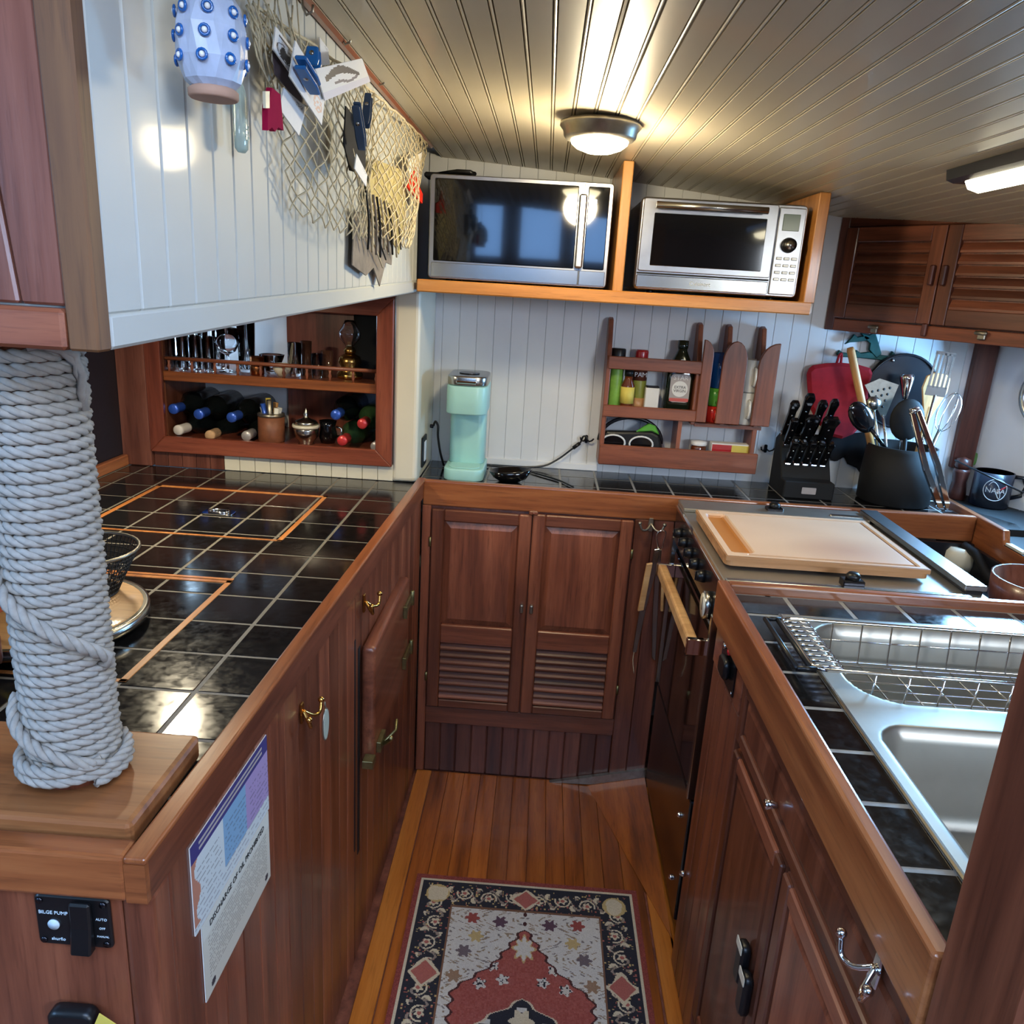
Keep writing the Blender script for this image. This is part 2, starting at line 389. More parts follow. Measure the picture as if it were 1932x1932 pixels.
for nm, x, y0, y1, z0, z1 in (('window_6', 2.135, -2.15, -0.95, 1.55, 2.05), ('window_7', -2.135, -0.85, 0.15, 1.5, 1.9)):  # the starboard one is invented to go with its fill lamp
    s_ = 1 if x > 0 else -1
    wn = struct(nm, MB().box(x, x+s_*0.014, y0-0.03, y1+0.03, z0-0.03, z0).box(x, x+s_*0.014, y0-0.03, y1+0.03, z1, z1+0.03).box(x, x+s_*0.014, y0-0.03, y0, z0, z1).box(x, x+s_*0.014, y1, y1+0.03, z0, z1), 'rail_Y')
    B(min(x+s_*0.004, x+s_*0.012), max(x+s_*0.004, x+s_*0.012), y0, y1, z0, z1).build('pane', 'window_day', wn)
wn = struct('window_8', MB().box(-0.48, 0.58, -0.68, -0.65, 2.17, 2.199).box(-0.48, 0.58, 0.15, 0.18, 2.17, 2.199).box(-0.48, -0.45, -0.65, 0.15, 2.17, 2.199).box(0.55, 0.58, -0.65, 0.15, 2.17, 2.199), 'rail_X')  # invented skylight hatch, added around the overhead fill lamp
B(-0.45, 0.55, -0.65, 0.15, 2.188, 2.198).build('pane', 'window_day', wn)
# forward bulkhead: white tongue-and-groove
wb = struct('wall_back', B(-0.40, 1.80, YW+0.006, YW+0.03, 0.85, 1.88), 'wall_white')
w = 0.0535; x = -0.372; i = 0
while x < 1.30:
    z1 = zc(x+w)+0.006
    B(x+0.0003, x+w-0.0003, YW, YW+0.012, TZ-0.005, z1).build('plank', 'wall_white', wb, bevel=0.0014)
    x += w; i += 1
B(1.375, 1.80, YW-0.004, YW+0.012, TZ-0.005, 1.45).build('panel', 'wall_white', wb)
o = B(1.305, 1.372, YW-0.020, YW+0.010, 1.02, 1.43).build('corner_post', 'dark_plum_wood', wb, bevel=0.003)
B(-0.30, 0.2, YW-0.008, YW, TZ, TZ+0.022).build('base_strip', 'wall_white', wb, bevel=0.002)

# starboard hull lining, set at an angle, with its portlight
hx = Vector((0.481, -0.877, 0)); hn = Vector((-0.877, -0.481, 0)); ho = Vector((1.375, YW, 0))
wr = struct('wall_right', MB().add([ho+hx*a+hn*b+Vector((0, 0, z)) for z in (0.90, 1.47) for b in (0, -0.02) for a in (0.0, 0.85)],
     [(0, 1, 5, 4), (2, 6, 7, 3), (0, 2, 3, 1), (4, 5, 7, 6), (0, 4, 6, 2), (1, 3, 7, 5)]), 'wall_white')
pm4 = frame_mat(ho+hx*0.20+hn*0.001+Vector((0, 0, 1.275)), -hx, hn)     # local: X along the hull, Y up, Z inwards
root = struct_root('window_1'); root.matrix_world = frame_mat(ho+hx*0.20+Vector((0, 0, 1.275)), hx, hn); OFF[root] = Vector((0, 0, 0))
MB().lathe([(0.098, 0), (0.098, 0.012), (0.090, 0.018), (0.080, 0.014), (0.078, 0.0)], 32).build('ring', 'steel', root)
plain('port_day', (0.6, 0.85, 1, 1), 0.3, var=0.0, emit=(0.30, 0.72, 1.0, 1), estr=3.2)
MB().lathe([(0.079, 0.0), (0.079, 0.006), (0.0, 0.006)], 32).build('pane', 'port_day', root)

# port side: short return of the bulkhead with an outlet, and the wall that holds the glassware niche
NX0, NX1, NZ0, NZ1 = -1.062, -0.457, 1.022, 1.392      # clear opening of the niche
YN = 2.18
wl = struct('wall_niche', MB().box(-0.41, -0.352, YN+0.004, YN+0.05, TZ, 1.47).box(-0.352, -0.340, YN+0.03, YW, TZ, 1.47), 'cream_paint', bevel=0.008, seg=3)
B(-0.411, -0.3395, YN-0.001, YN+0.06, TZ, 1.468).build('corner_post', 'cream_paint', wl, bevel=0.012, seg=3)
for i in range(11):
    x0 = -0.90+0.0447*i
    B(x0+0.0006, x0+0.0441, YN+0.002, YN+0.02, TZ, 0.978).build('plank', 'cream_paint', wl, bevel=0.0012)
for i in range(5):
    x0 = -1.105+0.041*i
    B(x0+0.0006, x0+0.0404, YN+0.001, YN+0.02, TZ, 0.978).build('plank', 'teak_pink_Z', wl, bevel=0.0012)
B(-1.192, -1.107, YN-0.012, YN+0.03, TZ, 1.47).build('pilaster', 'teak_pink_Z', wl, bevel=0.003)
B(-1.165, -0.34, YN+0.30, YN+0.31, 0.95, 1.47).build('niche_back', 'wall_white', wl)
B(-0.800, -0.590, YN+0.285, YN+0.30, 0.98, 1.47).build('niche_board', 'frame_Z', wl)
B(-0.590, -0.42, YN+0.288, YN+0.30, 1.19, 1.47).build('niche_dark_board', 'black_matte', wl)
B(-1.165, -1.072, YN+0.03, YN+0.30, 0.95, 1.47).build('niche_side', 'mahogany_Z', wl)
B(-0.448, -0.435, YN+0.05, YN+0.30, 0.95, 1.47).build('niche_side', 'dark_panel', wl)
B(-1.072, -0.448, YN+0.02, YN+0.30, 0.995, NZ0-0.012).build('niche_floor', 'frame_X', wl)
B(-1.165, -0.41, YN+0.0, YN+0.31, 1.44, 1.47).build('niche_head', 'mahogany_X', wl)
root = struct_root('window_5'); root.matrix_world = frame_mat(Vector((-1.0715, YN+0.165, 1.305)), (0, 1, 0), (1, 0, 0)); OFF[root] = Vector((0, 0, 0))  # glowing portlight added in the side to light the niche
MB().prism(rrect(0.20, 0.16, 0.03, 4), 0.0, 0.0015, 'XY').build('frame', 'pewter', root)
MB().prism(rrect(0.17, 0.13, 0.025, 4), 0.0016, 0.0022, 'XY').build('pane', 'niche_fill', root)
# dark electrical bulkhead at the far port side
wd = struct('wall_left_dark', B(-1.22, -1.19, 0.55, 2.19, 0.9, 1.9), 'dark_panel')
B(-1.19, -1.172, 0.62, 2.165, TZ, 0.962).build('edge_rail', 'rail_Y', wd, bevel=0.003)
for i in range(4): B(-1.19, -1.186, 1.0+0.26*i, 1.24+0.26*i, 0.99, 1.40).build('panel', 'dark_panel', wd, bevel=0.002)

# overhead locker to port: white tongue-and-groove side, mahogany end
XP = -0.35
wo = struct('wall_left', MB().add([(-1.19, 0.63, 1.435), (XP-0.012, 0.63, 1.435), (XP-0.012, 2.165, 1.463), (-1.19, 2.165, 1.463),
     (-1.19, 0.63, 1.88), (XP-0.012, 0.63, 1.88), (XP-0.012, 2.165, 1.88), (-1.19, 2.165, 1.88)],
     [(3, 2, 1, 0), (4, 5, 6, 7), (0, 1, 5, 4), (1, 2, 6, 5), (2, 3, 7, 6), (3, 0, 4, 7)]), 'white_paint')
ys = [0.634, 0.689, 0.742, 0.798, 0.856, 0.910, 0.965]
while ys[-1] < 2.10: ys.append(ys[-1]+0.054)
ys.append(2.168)
zb = lambda y: 1.428+0.0209*(y-0.62)
for a, b in zip(ys[:-1], ys[1:]):
    MB().hexa([(XP-0.011, a+0.0006, zb(a)+0.028), (XP, a+0.0006, zb(a)+0.028), (XP, b-0.0006, zb(b)+0.028), (XP-0.011, b-0.0006, zb(b)+0.028)],
              [(XP-0.011, a+0.0006, 1.862), (XP, a+0.0006, 1.862), (XP, b-0.0006, 1.862), (XP-0.011, b-0.0006, 1.862)]).build('plank', 'white_paint', wo, bevel=0.0022)
MB().hexa([(XP-0.03, 0.634, zb(0.634)), (XP+0.001, 0.634, zb(0.634)), (XP+0.001, 2.168, zb(2.168)), (XP-0.03, 2.168, zb(2.168))],
          [(XP-0.03, 0.634, zb(0.634)+0.0285), (XP+0.001, 0.634, zb(0.634)+0.0285), (XP+0.001, 2.168, zb(2.168)+0.0285), (XP-0.03, 2.168, zb(2.168)+0.0285)]).build('bottom_rail', 'white_paint', wo, bevel=0.003)
B(XP, XP+0.016, 0.60, 2.30, 1.834, 1.866).build('cornice', 'mahogany_Y', wo, bevel=0.004)
B(XP+0.016, XP+0.024, 0.60, 2.30, 1.840, 1.856).build('bead', 'rail_Y', wo, bevel=0.003)
# its mahogany end, towards the camera
we = struct_root('wall_left_end', (-0.5, 0.62, 1.43))
p0, p1 = ony(150, 0, 0.622).x, ony(190, 668, 0.622).x
def endboard(ax, bx, ax2, bx2, z0, z1, nm, mt, y=0.620):   # bottom a..b, top a2..b2
    MB().hexa([(ax, y, z0), (bx, y, z0), (bx, y+0.02, z0), (ax, y+0.02, z0)], [(ax2, y, z1), (bx2, y, z1), (bx2, y+0.02, z1), (ax2, y+0.02, z1)]).build(nm, mt, we, bevel=0.002)
endboard(XP-0.024, XP+0.001, XP-0.028, XP+0.001, 1.428, 1.90, 'stile', 'stile_wood', 0.614)
endboard(XP-0.062, XP-0.026, XP-0.100, XP-0.030, 1.462, 1.90, 'board', 'teak_pink_Z')
endboard(XP-0.13, XP-0.064, XP-0.15, XP-0.102, 1.462, 1.90, 'board', 'teak_pink_Z')
for k in range(8):
    a = XP-0.132-0.066*k; endboard(a-0.064, a, a-0.064-0.02*0, a-0.0, 1.462, 1.90, 'board', 'teak_pink_Z')
B(-0.92, XP-0.025, 0.612, 0.640, 1.428, 1.460).build('bottom_rail', 'rack_X', we, bevel=0.003)
# wood post at the near end of the sink counter
struct('trim_2', B(0.385, 0.50, 0.470, 0.572, 0.0, 1.90), 'mahogany_Z', bevel=0.004)
# ================================================================== COUNTERS AND CABINETS
def tiles(parent, xs, ys, z=TZ, gap=0.0034, mat='tile_black', front=None):
    cache = {}
    for j in range(len(ys)-1):
        for i in range(len(xs)-1):
            x0, x1, y0, y1 = xs[i], xs[i+1], ys[j], ys[j+1]
            g = gap/2
            if front and i == len(xs)-2:
                MB().hexa([(x0+g, y0+g, z-0.009), (front(y0)-g, y0+g, z-0.009), (front(y1)-g, y1-g, z-0.009), (x0+g, y1-g, z-0.009)],
                          [(x0+g, y0+g, z), (front(y0)-g, y0+g, z), (front(y1)-g, y1-g, z), (x0+g, y1-g, z)]).build('tile', mat, parent, bevel=0.0022)
                continue
            k = (round(x1-x0, 4), round(y1-y0, 4))
            if k not in cache:
                m = MB(); m.box(-(x1-x0)/2+g, (x1-x0)/2-g, -(y1-y0)/2+g, (y1-y0)/2-g, -0.009, 0)
                me = bpy.data.meshes.new('tile'); me.from_pydata([tuple(p) for p in m.v], [], m.f); me.materials.append(M[mat]); cache[k] = me
            o = shared('tile', cache[k], parent, ((x0+x1)/2, (y0+y1)/2, z))
            o.rotation_euler = (random.uniform(-.0016, .0016), random.uniform(-.0016, .0016), 0)
            o.modifiers.new('bevel', 'BEVEL').width = 0.0022
# ---- port counter
lc = thing('tiled_countertop', 'long black-tiled counter to the left of the aisle with wooden inlaid hatch outlines', 'countertop', (-0.75, 1.40, 0.90), world=True)
MB().hexa([(-1.188, 0.62, 0.900), (xf(0.62)-0.004, 0.62, 0.900), (xf(2.17)-0.004, 2.17, 0.900), (-1.188, 2.17, 0.900)],
          [(-1.188, 0.62, 0.9292), (xf(0.62)-0.004, 0.62, 0.9292), (xf(2.17)-0.004, 2.17, 0.9292), (-1.188, 2.17, 0.9292)]).build('grout_bed', 'grout', lc)
tx = [-1.172, -1.117, -1.006, -0.895, -0.784, -0.673, -0.562, -0.451, -0.36]
ty = [0.640]+[0.731+0.1125*k for k in range(13)]+[2.178]
tiles(lc, tx, ty, front=lambda y: xf(y)-0.021)
MB().hexa([(xf(0.618)-0.020, 0.618, 0.898), (xf(0.618), 0.618, 0.898), (xf(2.17), 2.172, 0.898), (xf(2.17)-0.020, 2.172, 0.898)],
          [(xf(0.618)-0.020, 0.618, FT-0.007), (xf(0.618), 0.618, FT-0.007), (xf(2.17), 2.172, FT-0.007), (xf(2.17)-0.020, 2.172, FT-0.007)]).build('fiddle_board', 'mahogany_Y', lc)
MB().hexa([(xf(0.618)-0.021, 0.612, FT-0.0075), (xf(0.618)+0.002, 0.612, FT-0.0075), (xf(2.17)+0.002, 2.172, FT-0.0075), (xf(2.17)-0.021, 2.172, FT-0.0075)],
          [(xf(0.618)-0.021, 0.612, FT), (xf(0.618)+0.002, 0.612, FT), (xf(2.17)+0.002, 2.172, FT), (xf(2.17)-0.021, 2.172, FT)]).build('fiddle_cap', 'rail_Y', lc, bevel=0.003, seg=3)
B(-1.0, xf(0.618)-0.0205, 0.612, 0.640, 0.898, FT).build('fiddle_board', 'rail_X', lc, bevel=0.004, seg=2)
B(xf(0.618)-0.0205, xf(0.618)+0.0005, 0.612, 0.6195, 0.898, FT-0.0078).build('fiddle_board', 'rail_X', lc)
def inlay(x0, x1, y0, y1, w=0.011):
    for (a, b, c, d) in ((x0, x1, y1-w, y1), (x0, x1, y0, y0+w*0.7), (x0, x0+w, y0, y1), (x1-w, x1, y0, y1)):
        B(a, b, c, d, TZ-0.004, TZ+0.0012).build('inlay_strip', 'inlay', lc, bevel=0.0005)
inlay(-0.995, -0.542, 1.600, 1.978); inlay(-1.000, -0.554, 0.967, 1.358)
B(-1.0, -0.556, 1.362, 1.370, TZ-0.004, TZ+0.001).build('inlay_strip', 'inlay', lc)
lp = thing('hatch_pull', 'small chrome flush lift ring in the far tiled hatch', 'handle', (-0.775, 1.80, TZ+0.0005), world=True)
q = onz(413, 968, TZ)
OFF[lp] = Vector((0, 0, 0)); lp.location = (q.x, q.y, TZ+0.0002)
MB().prism(rrect(0.075, 0.042, 0.012), 0, 0.003, 'XY').build('plate', 'chrome', lp, bevel=0.001)
MB().tube([(0.024*math.cos(t), 0.013*math.sin(t), 0.005) for t in [2*PI*i/20 for i in range(20)]], 0.0022, 6, True).build('ring', 'chrome', lp)

# ---- port base cabinet
bc = thing('base_cabinet', 'tall varnished wood cabinet front under the left counter with tongue-and-groove boards', 'cabinet', (-0.75, 1.40, 0.0), world=True)
MB().hexa([(-1.18, 0.64, 0.002), (xf(0.64)-0.016, 0.64, 0.002), (xf(2.14)-0.016, 2.14, 0.002), (-1.18, 2.14, 0.002)],
          [(-1.18, 0.64, 0.898), (xf(0.64)-0.016, 0.64, 0.898), (xf(2.14)-0.016, 2.14, 0.898), (-1.18, 2.14, 0.898)]).build('body', 'mahogany_dark_Z', bc)
y = 0.665; k = 0
while y < 2.13:
    y1 = min(y+0.0575, 2.138)
    MB().hexa([(xf(y)-0.015, y+0.0006, 0.002), (xf(y)-0.005, y+0.0006, 0.002), (xf(y1)-0.005, y1-0.0006, 0.002), (xf(y1)-0.015, y1-0.0006, 0.002)],
              [(xf(y)-0.015, y+0.0006, 0.897), (xf(y)-0.005, y+0.0006, 0.897), (xf(y1)-0.005, y1-0.0006, 0.897), (xf(y1)-0.015, y1-0.0006, 0.897)]).build('plank', 'mahogany_Z', bc, bevel=0.002)
    y = y1
B(xf(0.64)-0.034, xf(0.64)-0.002, 0.622, 0.664, 0.002, 0.897).build('corner_post', 'mahogany_Z', bc, bevel=0.008, seg=3)
B(-1.0, xf(0.64)-0.034, 0.624, 0.640, 0.002, 0.897).build('end_panel', 'mahogany_Z', bc, bevel=0.002)
# thick icebox door with brass hinges and latch
zt = 0.765; d0, d1 = 1.455, 1.870; xd = -0.303
q = MB(); q.prism(rrect(d1-d0, zt-0.49, 0.012, 3, (d0+d1)/2, (zt+0.49)/2), xf(1.6)-0.006, xd, 'YZ', True)
dr = q.build('icebox_door', 'mahogany_Y', bc, bevel=0.009, seg=3); tag(dr, 'thick round-edged icebox door')
for zz in (0.700, 0.560):
    MB().box(xd, xd+0.006, d1-0.085, d1+0.012, zz-0.012, zz+0.012).box(xd, xd+0.010, d1-0.088, d1-0.080, zz-0.016, zz+0.016).tube([(xd+0.006, d1+0.012, zz-0.02), (xd+0.006, d1+0.012, zz+0.02)], 0.006, 8).build('hinge', 'old_brass', dr, bevel=0.001)
lt = MB(); lt.box(xd, xd+0.010, d0+0.02, d0+0.075, 0.505, 0.530)
lt.tube([(xd+0.012, d0+0.04, 0.515), (xd+0.03, d0+0.03, 0.535), (xd+0.032, d0+0.015, 0.548)], 0.005, 7)
lt.tube([(xd+0.012, d0+0.05, 0.515), (xd+0.032, d0+0.075, 0.530), (xd+0.03, d0+0.095, 0.545)], 0.004, 7)
lt.box(-0.322, xd+0.004, d0-0.035, d0-0.005, 0.500, 0.518)
lt.build('latch', 'old_brass', dr, bevel=0.001)
B(xf(1.42)-0.012, xf(1.42)-0.0042, 1.408, 1.416, 0.30, 0.80).build('seam', 'black_matte', bc)
B(xf(1.45)-0.012, xf(1.45)-0.0040, 1.436, 1.452, 0.27, 0.77).build('seam', 'black_matte', bc)

# ---- forward counter
fc = thing('tiled_countertop', 'narrow black-tiled counter along the white wall under the wall rack', 'countertop', (0.45, 2.3, 0.87), world=True)
B(-0.338, 1.236, YB+0.020, YW-0.001, 0.880, 0.9292).build('grout_bed', 'grout_pale', fc)
tiles(fc, [-0.338, -0.256, -0.145, -0.034, 0.077, 0.188, 0.299, 0.410, 0.521, 0.632, 0.743, 0.854, 0.965, 1.076, 1.187, 1.236], [YB+0.021, 2.270, 2.381, 2.488])
B(xf(YB)-0.002, 1.235, YB, YB+0.020, 0.876, FT).build('fiddle_rail', 'rail_X', fc, bevel=0.005, seg=3)
# starboard ledge beside the range, with its own fiddles
sl = thing('corner_ledge', 'dark ledge in the far right corner behind a low wooden fiddle', 'ledge', (1.4, 2.1, 0.88), world=True)
B(1.238, 1.75, 1.55, 2.10, 0.88, 0.915).build('surface', 'black_matte', sl)
B(1.258, 1.50, 2.10, 2.484, 0.915, 0.932).build('surface', 'black_matte', sl)
MB().prism([(2.44, 0.86), (2.44, 0.952), (2.022, 0.950), (2.012, 0.925), (2.004, 0.915), (1.55, 0.915), (1.55, 0.80), (2.30, 0.80)], 1.237, 1.257, 'YZ').build('fiddle_rail', 'rail_Y', sl, bevel=0.004, seg=2)
B(1.240, 1.256, 1.93, 2.003, 0.9151, 0.921).build('paper_note', 'cream_paint', sl)

# ---- forward base cabinet with its two doors
bk = thing('base_cabinet', 'low wood cabinet with two panelled louvre doors at the end of the aisle', 'cabinet', (0.03, 2.3, 0.0), world=True)
B(-0.305, 0.405, YB+0.014, 2.46, 0.002, 0.875).build('body', 'mahogany_dark_Z', bk)
B(-0.316, -0.290, YB+0.001, YB+0.016, 0.002, 0.876).build('stile', 'mahogany_Z', bk, bevel=0.002)
B(0.293, 0.345, YB+0.001, YB+0.016, 0.002, 0.876).build('stile', 'mahogany_Z', bk, bevel=0.002)
B(0.346, 0.404, YB+0.003, YB+0.016, 0.002, 0.876).build('stile', 'mahogany_dark_Z', bk, bevel=0.002)
B(-0.29, 0.293, YB+0.001, YB+0.016, 0.175, 0.232).build('bottom_rail', 'mahogany_X', bk, bevel=0.002)
for i in range(14):
    a = -0.290+0.0486*i
    B(a+0.0005, a+0.0481, YB+0.006, YB+0.016, 0.002, 0.176).build('kick_plank', 'mahogany_dark_Z', bk, bevel=0.003)
def louvre_door(x0, x1, z0, z1, side):
    d = B(x0, x1, YB+0.008, YB+0.016, z0, z1).build('door', 'mahogany_dark_Z', bk)
    st = 0.036
    for a, b in ((x0, x0+st), (x1-st, x1)): B(a, b, YB-0.008, YB+0.010, z0, z1).build('stile', 'mahogany_Z', d, bevel=0.003)
    for a, b in ((z0, z0+0.026), (0.452, 0.512), (z1-0.034, z1)): B(x0+st, x1-st, YB-0.0075, YB+0.010, a, b).build('rail', 'mahogany_X', d, bevel=0.003)
    # raised panel: field with a chamfered margin
    px0, px1, pz0, pz1 = x0+st, x1-st, 0.512, z1-0.034; ch = 0.020
    MB().add([(px0, YB+0.006, pz0), (px1, YB+0.006, pz0), (px1, YB+0.006, pz1), (px0, YB+0.006, pz1),
              (px0+ch, YB-0.004, pz0+ch), (px1-ch, YB-0.004, pz0+ch), (px1-ch, YB-0.004, pz1-ch), (px0+ch, YB-0.004, pz1-ch)],
             [(0, 1, 5, 4), (1, 2, 6, 5), (2, 3, 7, 6), (3, 0, 4, 7), (4, 5, 6, 7)]).build('raised_panel', 'mahogany_Z', d)
    n = 8; lz0, lz1 = z0+0.028, 0.450
    for i in range(n):
        zz = lz0+(lz1-lz0)*(i+0.5)/n
        MB().hexa([(x0+st, YB-0.006, zz-0.011), (x1-st, YB-0.006, zz-0.011), (x1-st, YB+0.008, zz+0.004), (x0+st, YB+0.008, zz+0.004)],
                  [(x0+st, YB-0.006, zz-0.004), (x1-st, YB-0.006, zz-0.004), (x1-st, YB+0.008, zz+0.011), (x0+st, YB+0.008, zz+0.011)]).build('louvre_slat', 'mahogany_X', d, bevel=0.002)
    kx = x1-0.013 if side < 0 else x0+0.013
    MB().box(kx-0.005, kx+0.005, YB-0.022, YB-0.008, 0.572, 0.598).build('knob', 'pewter', d, bevel=0.003, seg=2)
    hx_ = x0-0.003 if side < 0 else x1+0.003
    for zz in (z0+0.10, z1-0.10): MB().tube([(hx_, YB-0.002, zz-0.014), (hx_, YB-0.002, zz+0.014)], 0.004, 8).build('hinge', 'old_brass', d)
    return d
louvre_door(-0.287, -0.0005, 0.236, 0.868, -1)
louvre_door(0.0025, 0.289, 0.236, 0.872, 1)
MB().box(-0.010, 0.016, YB-0.016, YB-0.008, 0.872, 0.884).tube([(0.003, YB-0.018, 0.878), (0.003, YB-0.002, 0.878)], 0.005, 8).build('turn_button', 'mahogany_X', bk, bevel=0.003)

# ---- starboard sink counter
rc = thing('tiled_countertop', 'black-tiled counter on the right that surrounds the steel sink', 'countertop', (0.75, 1.0, 0.90), world=True)
sx0, sx1, sy0, sy1 = 0.474, 1.10, 0.60, 1.376
m = MB()
for a, b, c, d in ((0.40, sx0+0.01, 0.58, 1.495), (sx0, 1.28, sy1-0.01, 1.495), (sx1-0.01, 1.28, 0.58, sy1), (sx0, sx1, 0.575, sy0+0.02)): m.box(a, b, c, d, 0.900, 0.9292)
m.build('grout_bed', 'grout_pale', rc)
tiles(rc, [0.404, sx0+0.002], [0.60, 0.709, 0.819, 0.929, 1.039, 1.149, 1.259, 1.376], gap=0.006)
tiles(rc, [0.404, 0.512, 0.622, 0.732, 0.842, 0.952, 1.062, 1.172, 1.28], [1.378, 1.478], gap=0.006)
tiles(rc, [1.102, 1.19, 1.28], [0.60, 0.71, 0.82, 0.93, 1.04, 1.15, 1.26, 1.376], gap=0.006)
B(0.381, 0.403, 0.574, 1.500, 0.862, FT).build('fiddle_rail', 'rail_Y', rc, bevel=0.005, seg=3)
B(0.403, 1.285, 1.479, 1.500, 0.80, FT).build('fiddle_rail', 'rail_X', rc, bevel=0.005, seg=3)
rb = thing('base_cabinet', 'wood cabinet under the sink counter with framed drawer and doors', 'cabinet', (0.75, 1.0, 0.0), world=True)
MB().box(0.406, 0.455, 0.576, 1.494, 0.002, 0.862).box(0.455, 1.25, 1.40, 1.494, 0.002, 0.862).build('body', 'mahogany_dark_Z', rb)
def framed(y0, y1, z0, z1, nm, t=0.030, x=0.396):
    d = B(x+0.004, 0.408, y0, y1, z0, z1).build(nm, 'mahogany_Y', rb)
    for a, b in ((y0, y0+t), (y1-t, y1)): B(x-0.004, x+0.006, a, b, z0, z1).build('stile', 'mahogany_Z', d, bevel=0.003)
    for a, b in ((z0, z0+t), (z1-t, z1)): B(x-0.0038, x+0.006, y0+t, y1-t, a, b).build('rail', 'mahogany_Y', d, bevel=0.003)
    ch = 0.014; py0, py1, pz0, pz1 = y0+t, y1-t, z0+t, z1-t
    MB().add([(x+0.003, py0, pz0), (x+0.003, py1, pz0), (x+0.003, py1, pz1), (x+0.003, py0, pz1), (x-0.002, py0+ch, pz0+ch), (x-0.002, py1-ch, pz0+ch), (x-0.002, py1-ch, pz1-ch), (x-0.002, py0+ch, pz1-ch)],
             [(1, 0, 4, 5), (2, 1, 5, 6), (3, 2, 6, 7), (0, 3, 7, 4), (5, 4, 7, 6)]).build('raised_panel', 'mahogany_Z', d)
    return d
framed(0.962, 1.262, 0.10, 0.715, 'door'); framed(0.580, 0.952, 0.10, 0.715, 'door')
dw = framed(0.580, 1.262, 0.735, 0.855, 'drawer', 0.024)
for i in range(4):
    B(0.394, 0.408, 1.272+0.054*i, 1.325+0.054*i, 0.004, 0.775).build('plank', 'mahogany_Z', rb, bevel=0.002)
B(0.392, 0.408, 1.270, 1.490, 0.776, 0.862).build('plank', 'mahogany_Y', rb, bevel=0.002)
MB().tube([(0.392, 1.015, 0.778), (0.374, 1.015, 0.778)], [0.005, 0.008], 10).build('knob', 'chrome', dw)
for (yy, zz) in ((1.045, 0.505), (1.045, 0.535)):
    pass
# ================================================================== LARGE OBJECTS
def onplane(px, py, p, n):
    r = ray(px, py); return CAM + r*((Vector(p)-CAM).dot(n)/r.dot(n))
# ---- rope-wrapped post
rp = thing('rope_wrapped_post', 'thick post wound with grey-white rope on a wooden block at the near left', 'post', (-0.473, 0.72, TZ), world=True)
B(-0.640, -0.378, 0.645, 0.808, TZ+0.0005, 0.962).build('base_block', 'block_wood', rp, bevel=0.006, seg=2)
PC = Vector((-0.476, 0.722, 0))
MB().lathe([(0.034, 0.962), (0.034, 1.427)], 24, (PC.x, PC.y, 0)).build('pole', 'mahogany_Z', rp)
def rope_strands(mb, path, rr=0.0064, lay=0.040, seg=6, phase=0.0):
    P = [Vector(p) for p in path]; n = len(P); nrm = None; L = 0.0
    rs, ro = rr*0.56, rr*0.52; st = [[], [], []]
    for i in range(n):
        t = (P[min(i+1, n-1)]-P[max(i-1, 0)]).normalized()
        if i: L += (P[i]-P[i-1]).length
        if nrm is None: nrm = t.orthogonal().normalized()
        else: nrm = (nrm-t*nrm.dot(t)).normalized()
        b = t.cross(nrm)
        for k in range(3):
            a = phase+2*PI*(L/lay+k/3.0); st[k].append(P[i]+(nrm*math.cos(a)+b*math.sin(a))*ro)
    for s_ in st: mb.tube(s_, rs, seg)
rm = MB(); R0 = 0.0405; pitch = 0.0123; z0, z1 = 0.972, 1.424
turns = (z1-z0)/pitch; nseg = int(turns*46)
rope_strands(rm, [(PC.x+R0*math.cos(2*PI*turns*i/nseg), PC.y+R0*math.sin(2*PI*turns*i/nseg), z0+(z1-z0)*i/nseg) for i in range(nseg+1)])
def wrap(a0, a1, za, zb, R, n=60):   # degrees, outer turns
    return [(PC.x+R*math.cos(math.radians(a0+(a1-a0)*i/n)), PC.y+R*math.sin(math.radians(a0+(a1-a0)*i/n)), za+(zb-za)*(i/n)) for i in range(n+1)]
rope_strands(rm, wrap(-40, 690, 0.974, 0.996, R0+0.0105, 130))
rope_strands(rm, wrap(-172, -40, 1.055, 0.996, R0+0.0110, 40))
tail = wrap(-205, -22, 1.245, 1.118, R0+0.0115, 60); e = Vector(tail[-1])
rope_strands(rm, tail+[e+Vector((0.004, 0.006, -0.006)), e+Vector((0.002, 0.012, -0.016)), e+Vector((-0.006, 0.014, -0.022))], 0.0070)
rope_strands(rm, [PC+Vector((0.024, -0.041, 1.424)), PC+Vector((0.040, -0.032, 1.423)), PC+Vector((0.051, -0.018, 1.414)), PC+Vector((0.052, -0.009, 1.398)), PC+Vector((0.049, -0.004, 1.380)), PC+Vector((0.044, 0.002, 1.362))], 0.0070)
rm.build('rope', 'rope', rp)

# ---- gimballed range
st = thing('range_cooker', 'black and stainless galley range with wood-topped cover, knobs and wooden oven handle', 'stove', (0.67, 1.83, 0.03), world=True)
B(0.412, 0.940, 1.520, 2.128, 0.03, 0.928).build('body', 'stove_black', st, bevel=0.004)
B(0.404, 0.945, 1.512, 2.134, 0.928, 0.936).build('top_tray', 'sink_steel', st, bevel=0.002)
B(0.404, 0.90, 2.040, 2.134, 0.936, 0.946).build('back_lip', 'sink_steel', st, bevel=0.002)
B(0.404, 0.90, 1.514, 1.530, 0.936, 0.944).build('front_lip', 'steel', st, bevel=0.002)
B(0.898, 0.944, 1.545, 2.115, 0.945, 0.957).build('pot_rail', 'steel_brushed', st, bevel=0.002)
B(0.905, 0.938, 1.550, 2.110, 0.936, 0.945).build('rail_base', 'stove_black', st)
B(0.398, 0.412, 1.530, 2.110, 0.835, 0.928).build('control_panel', 'stove_black', st, bevel=0.003)
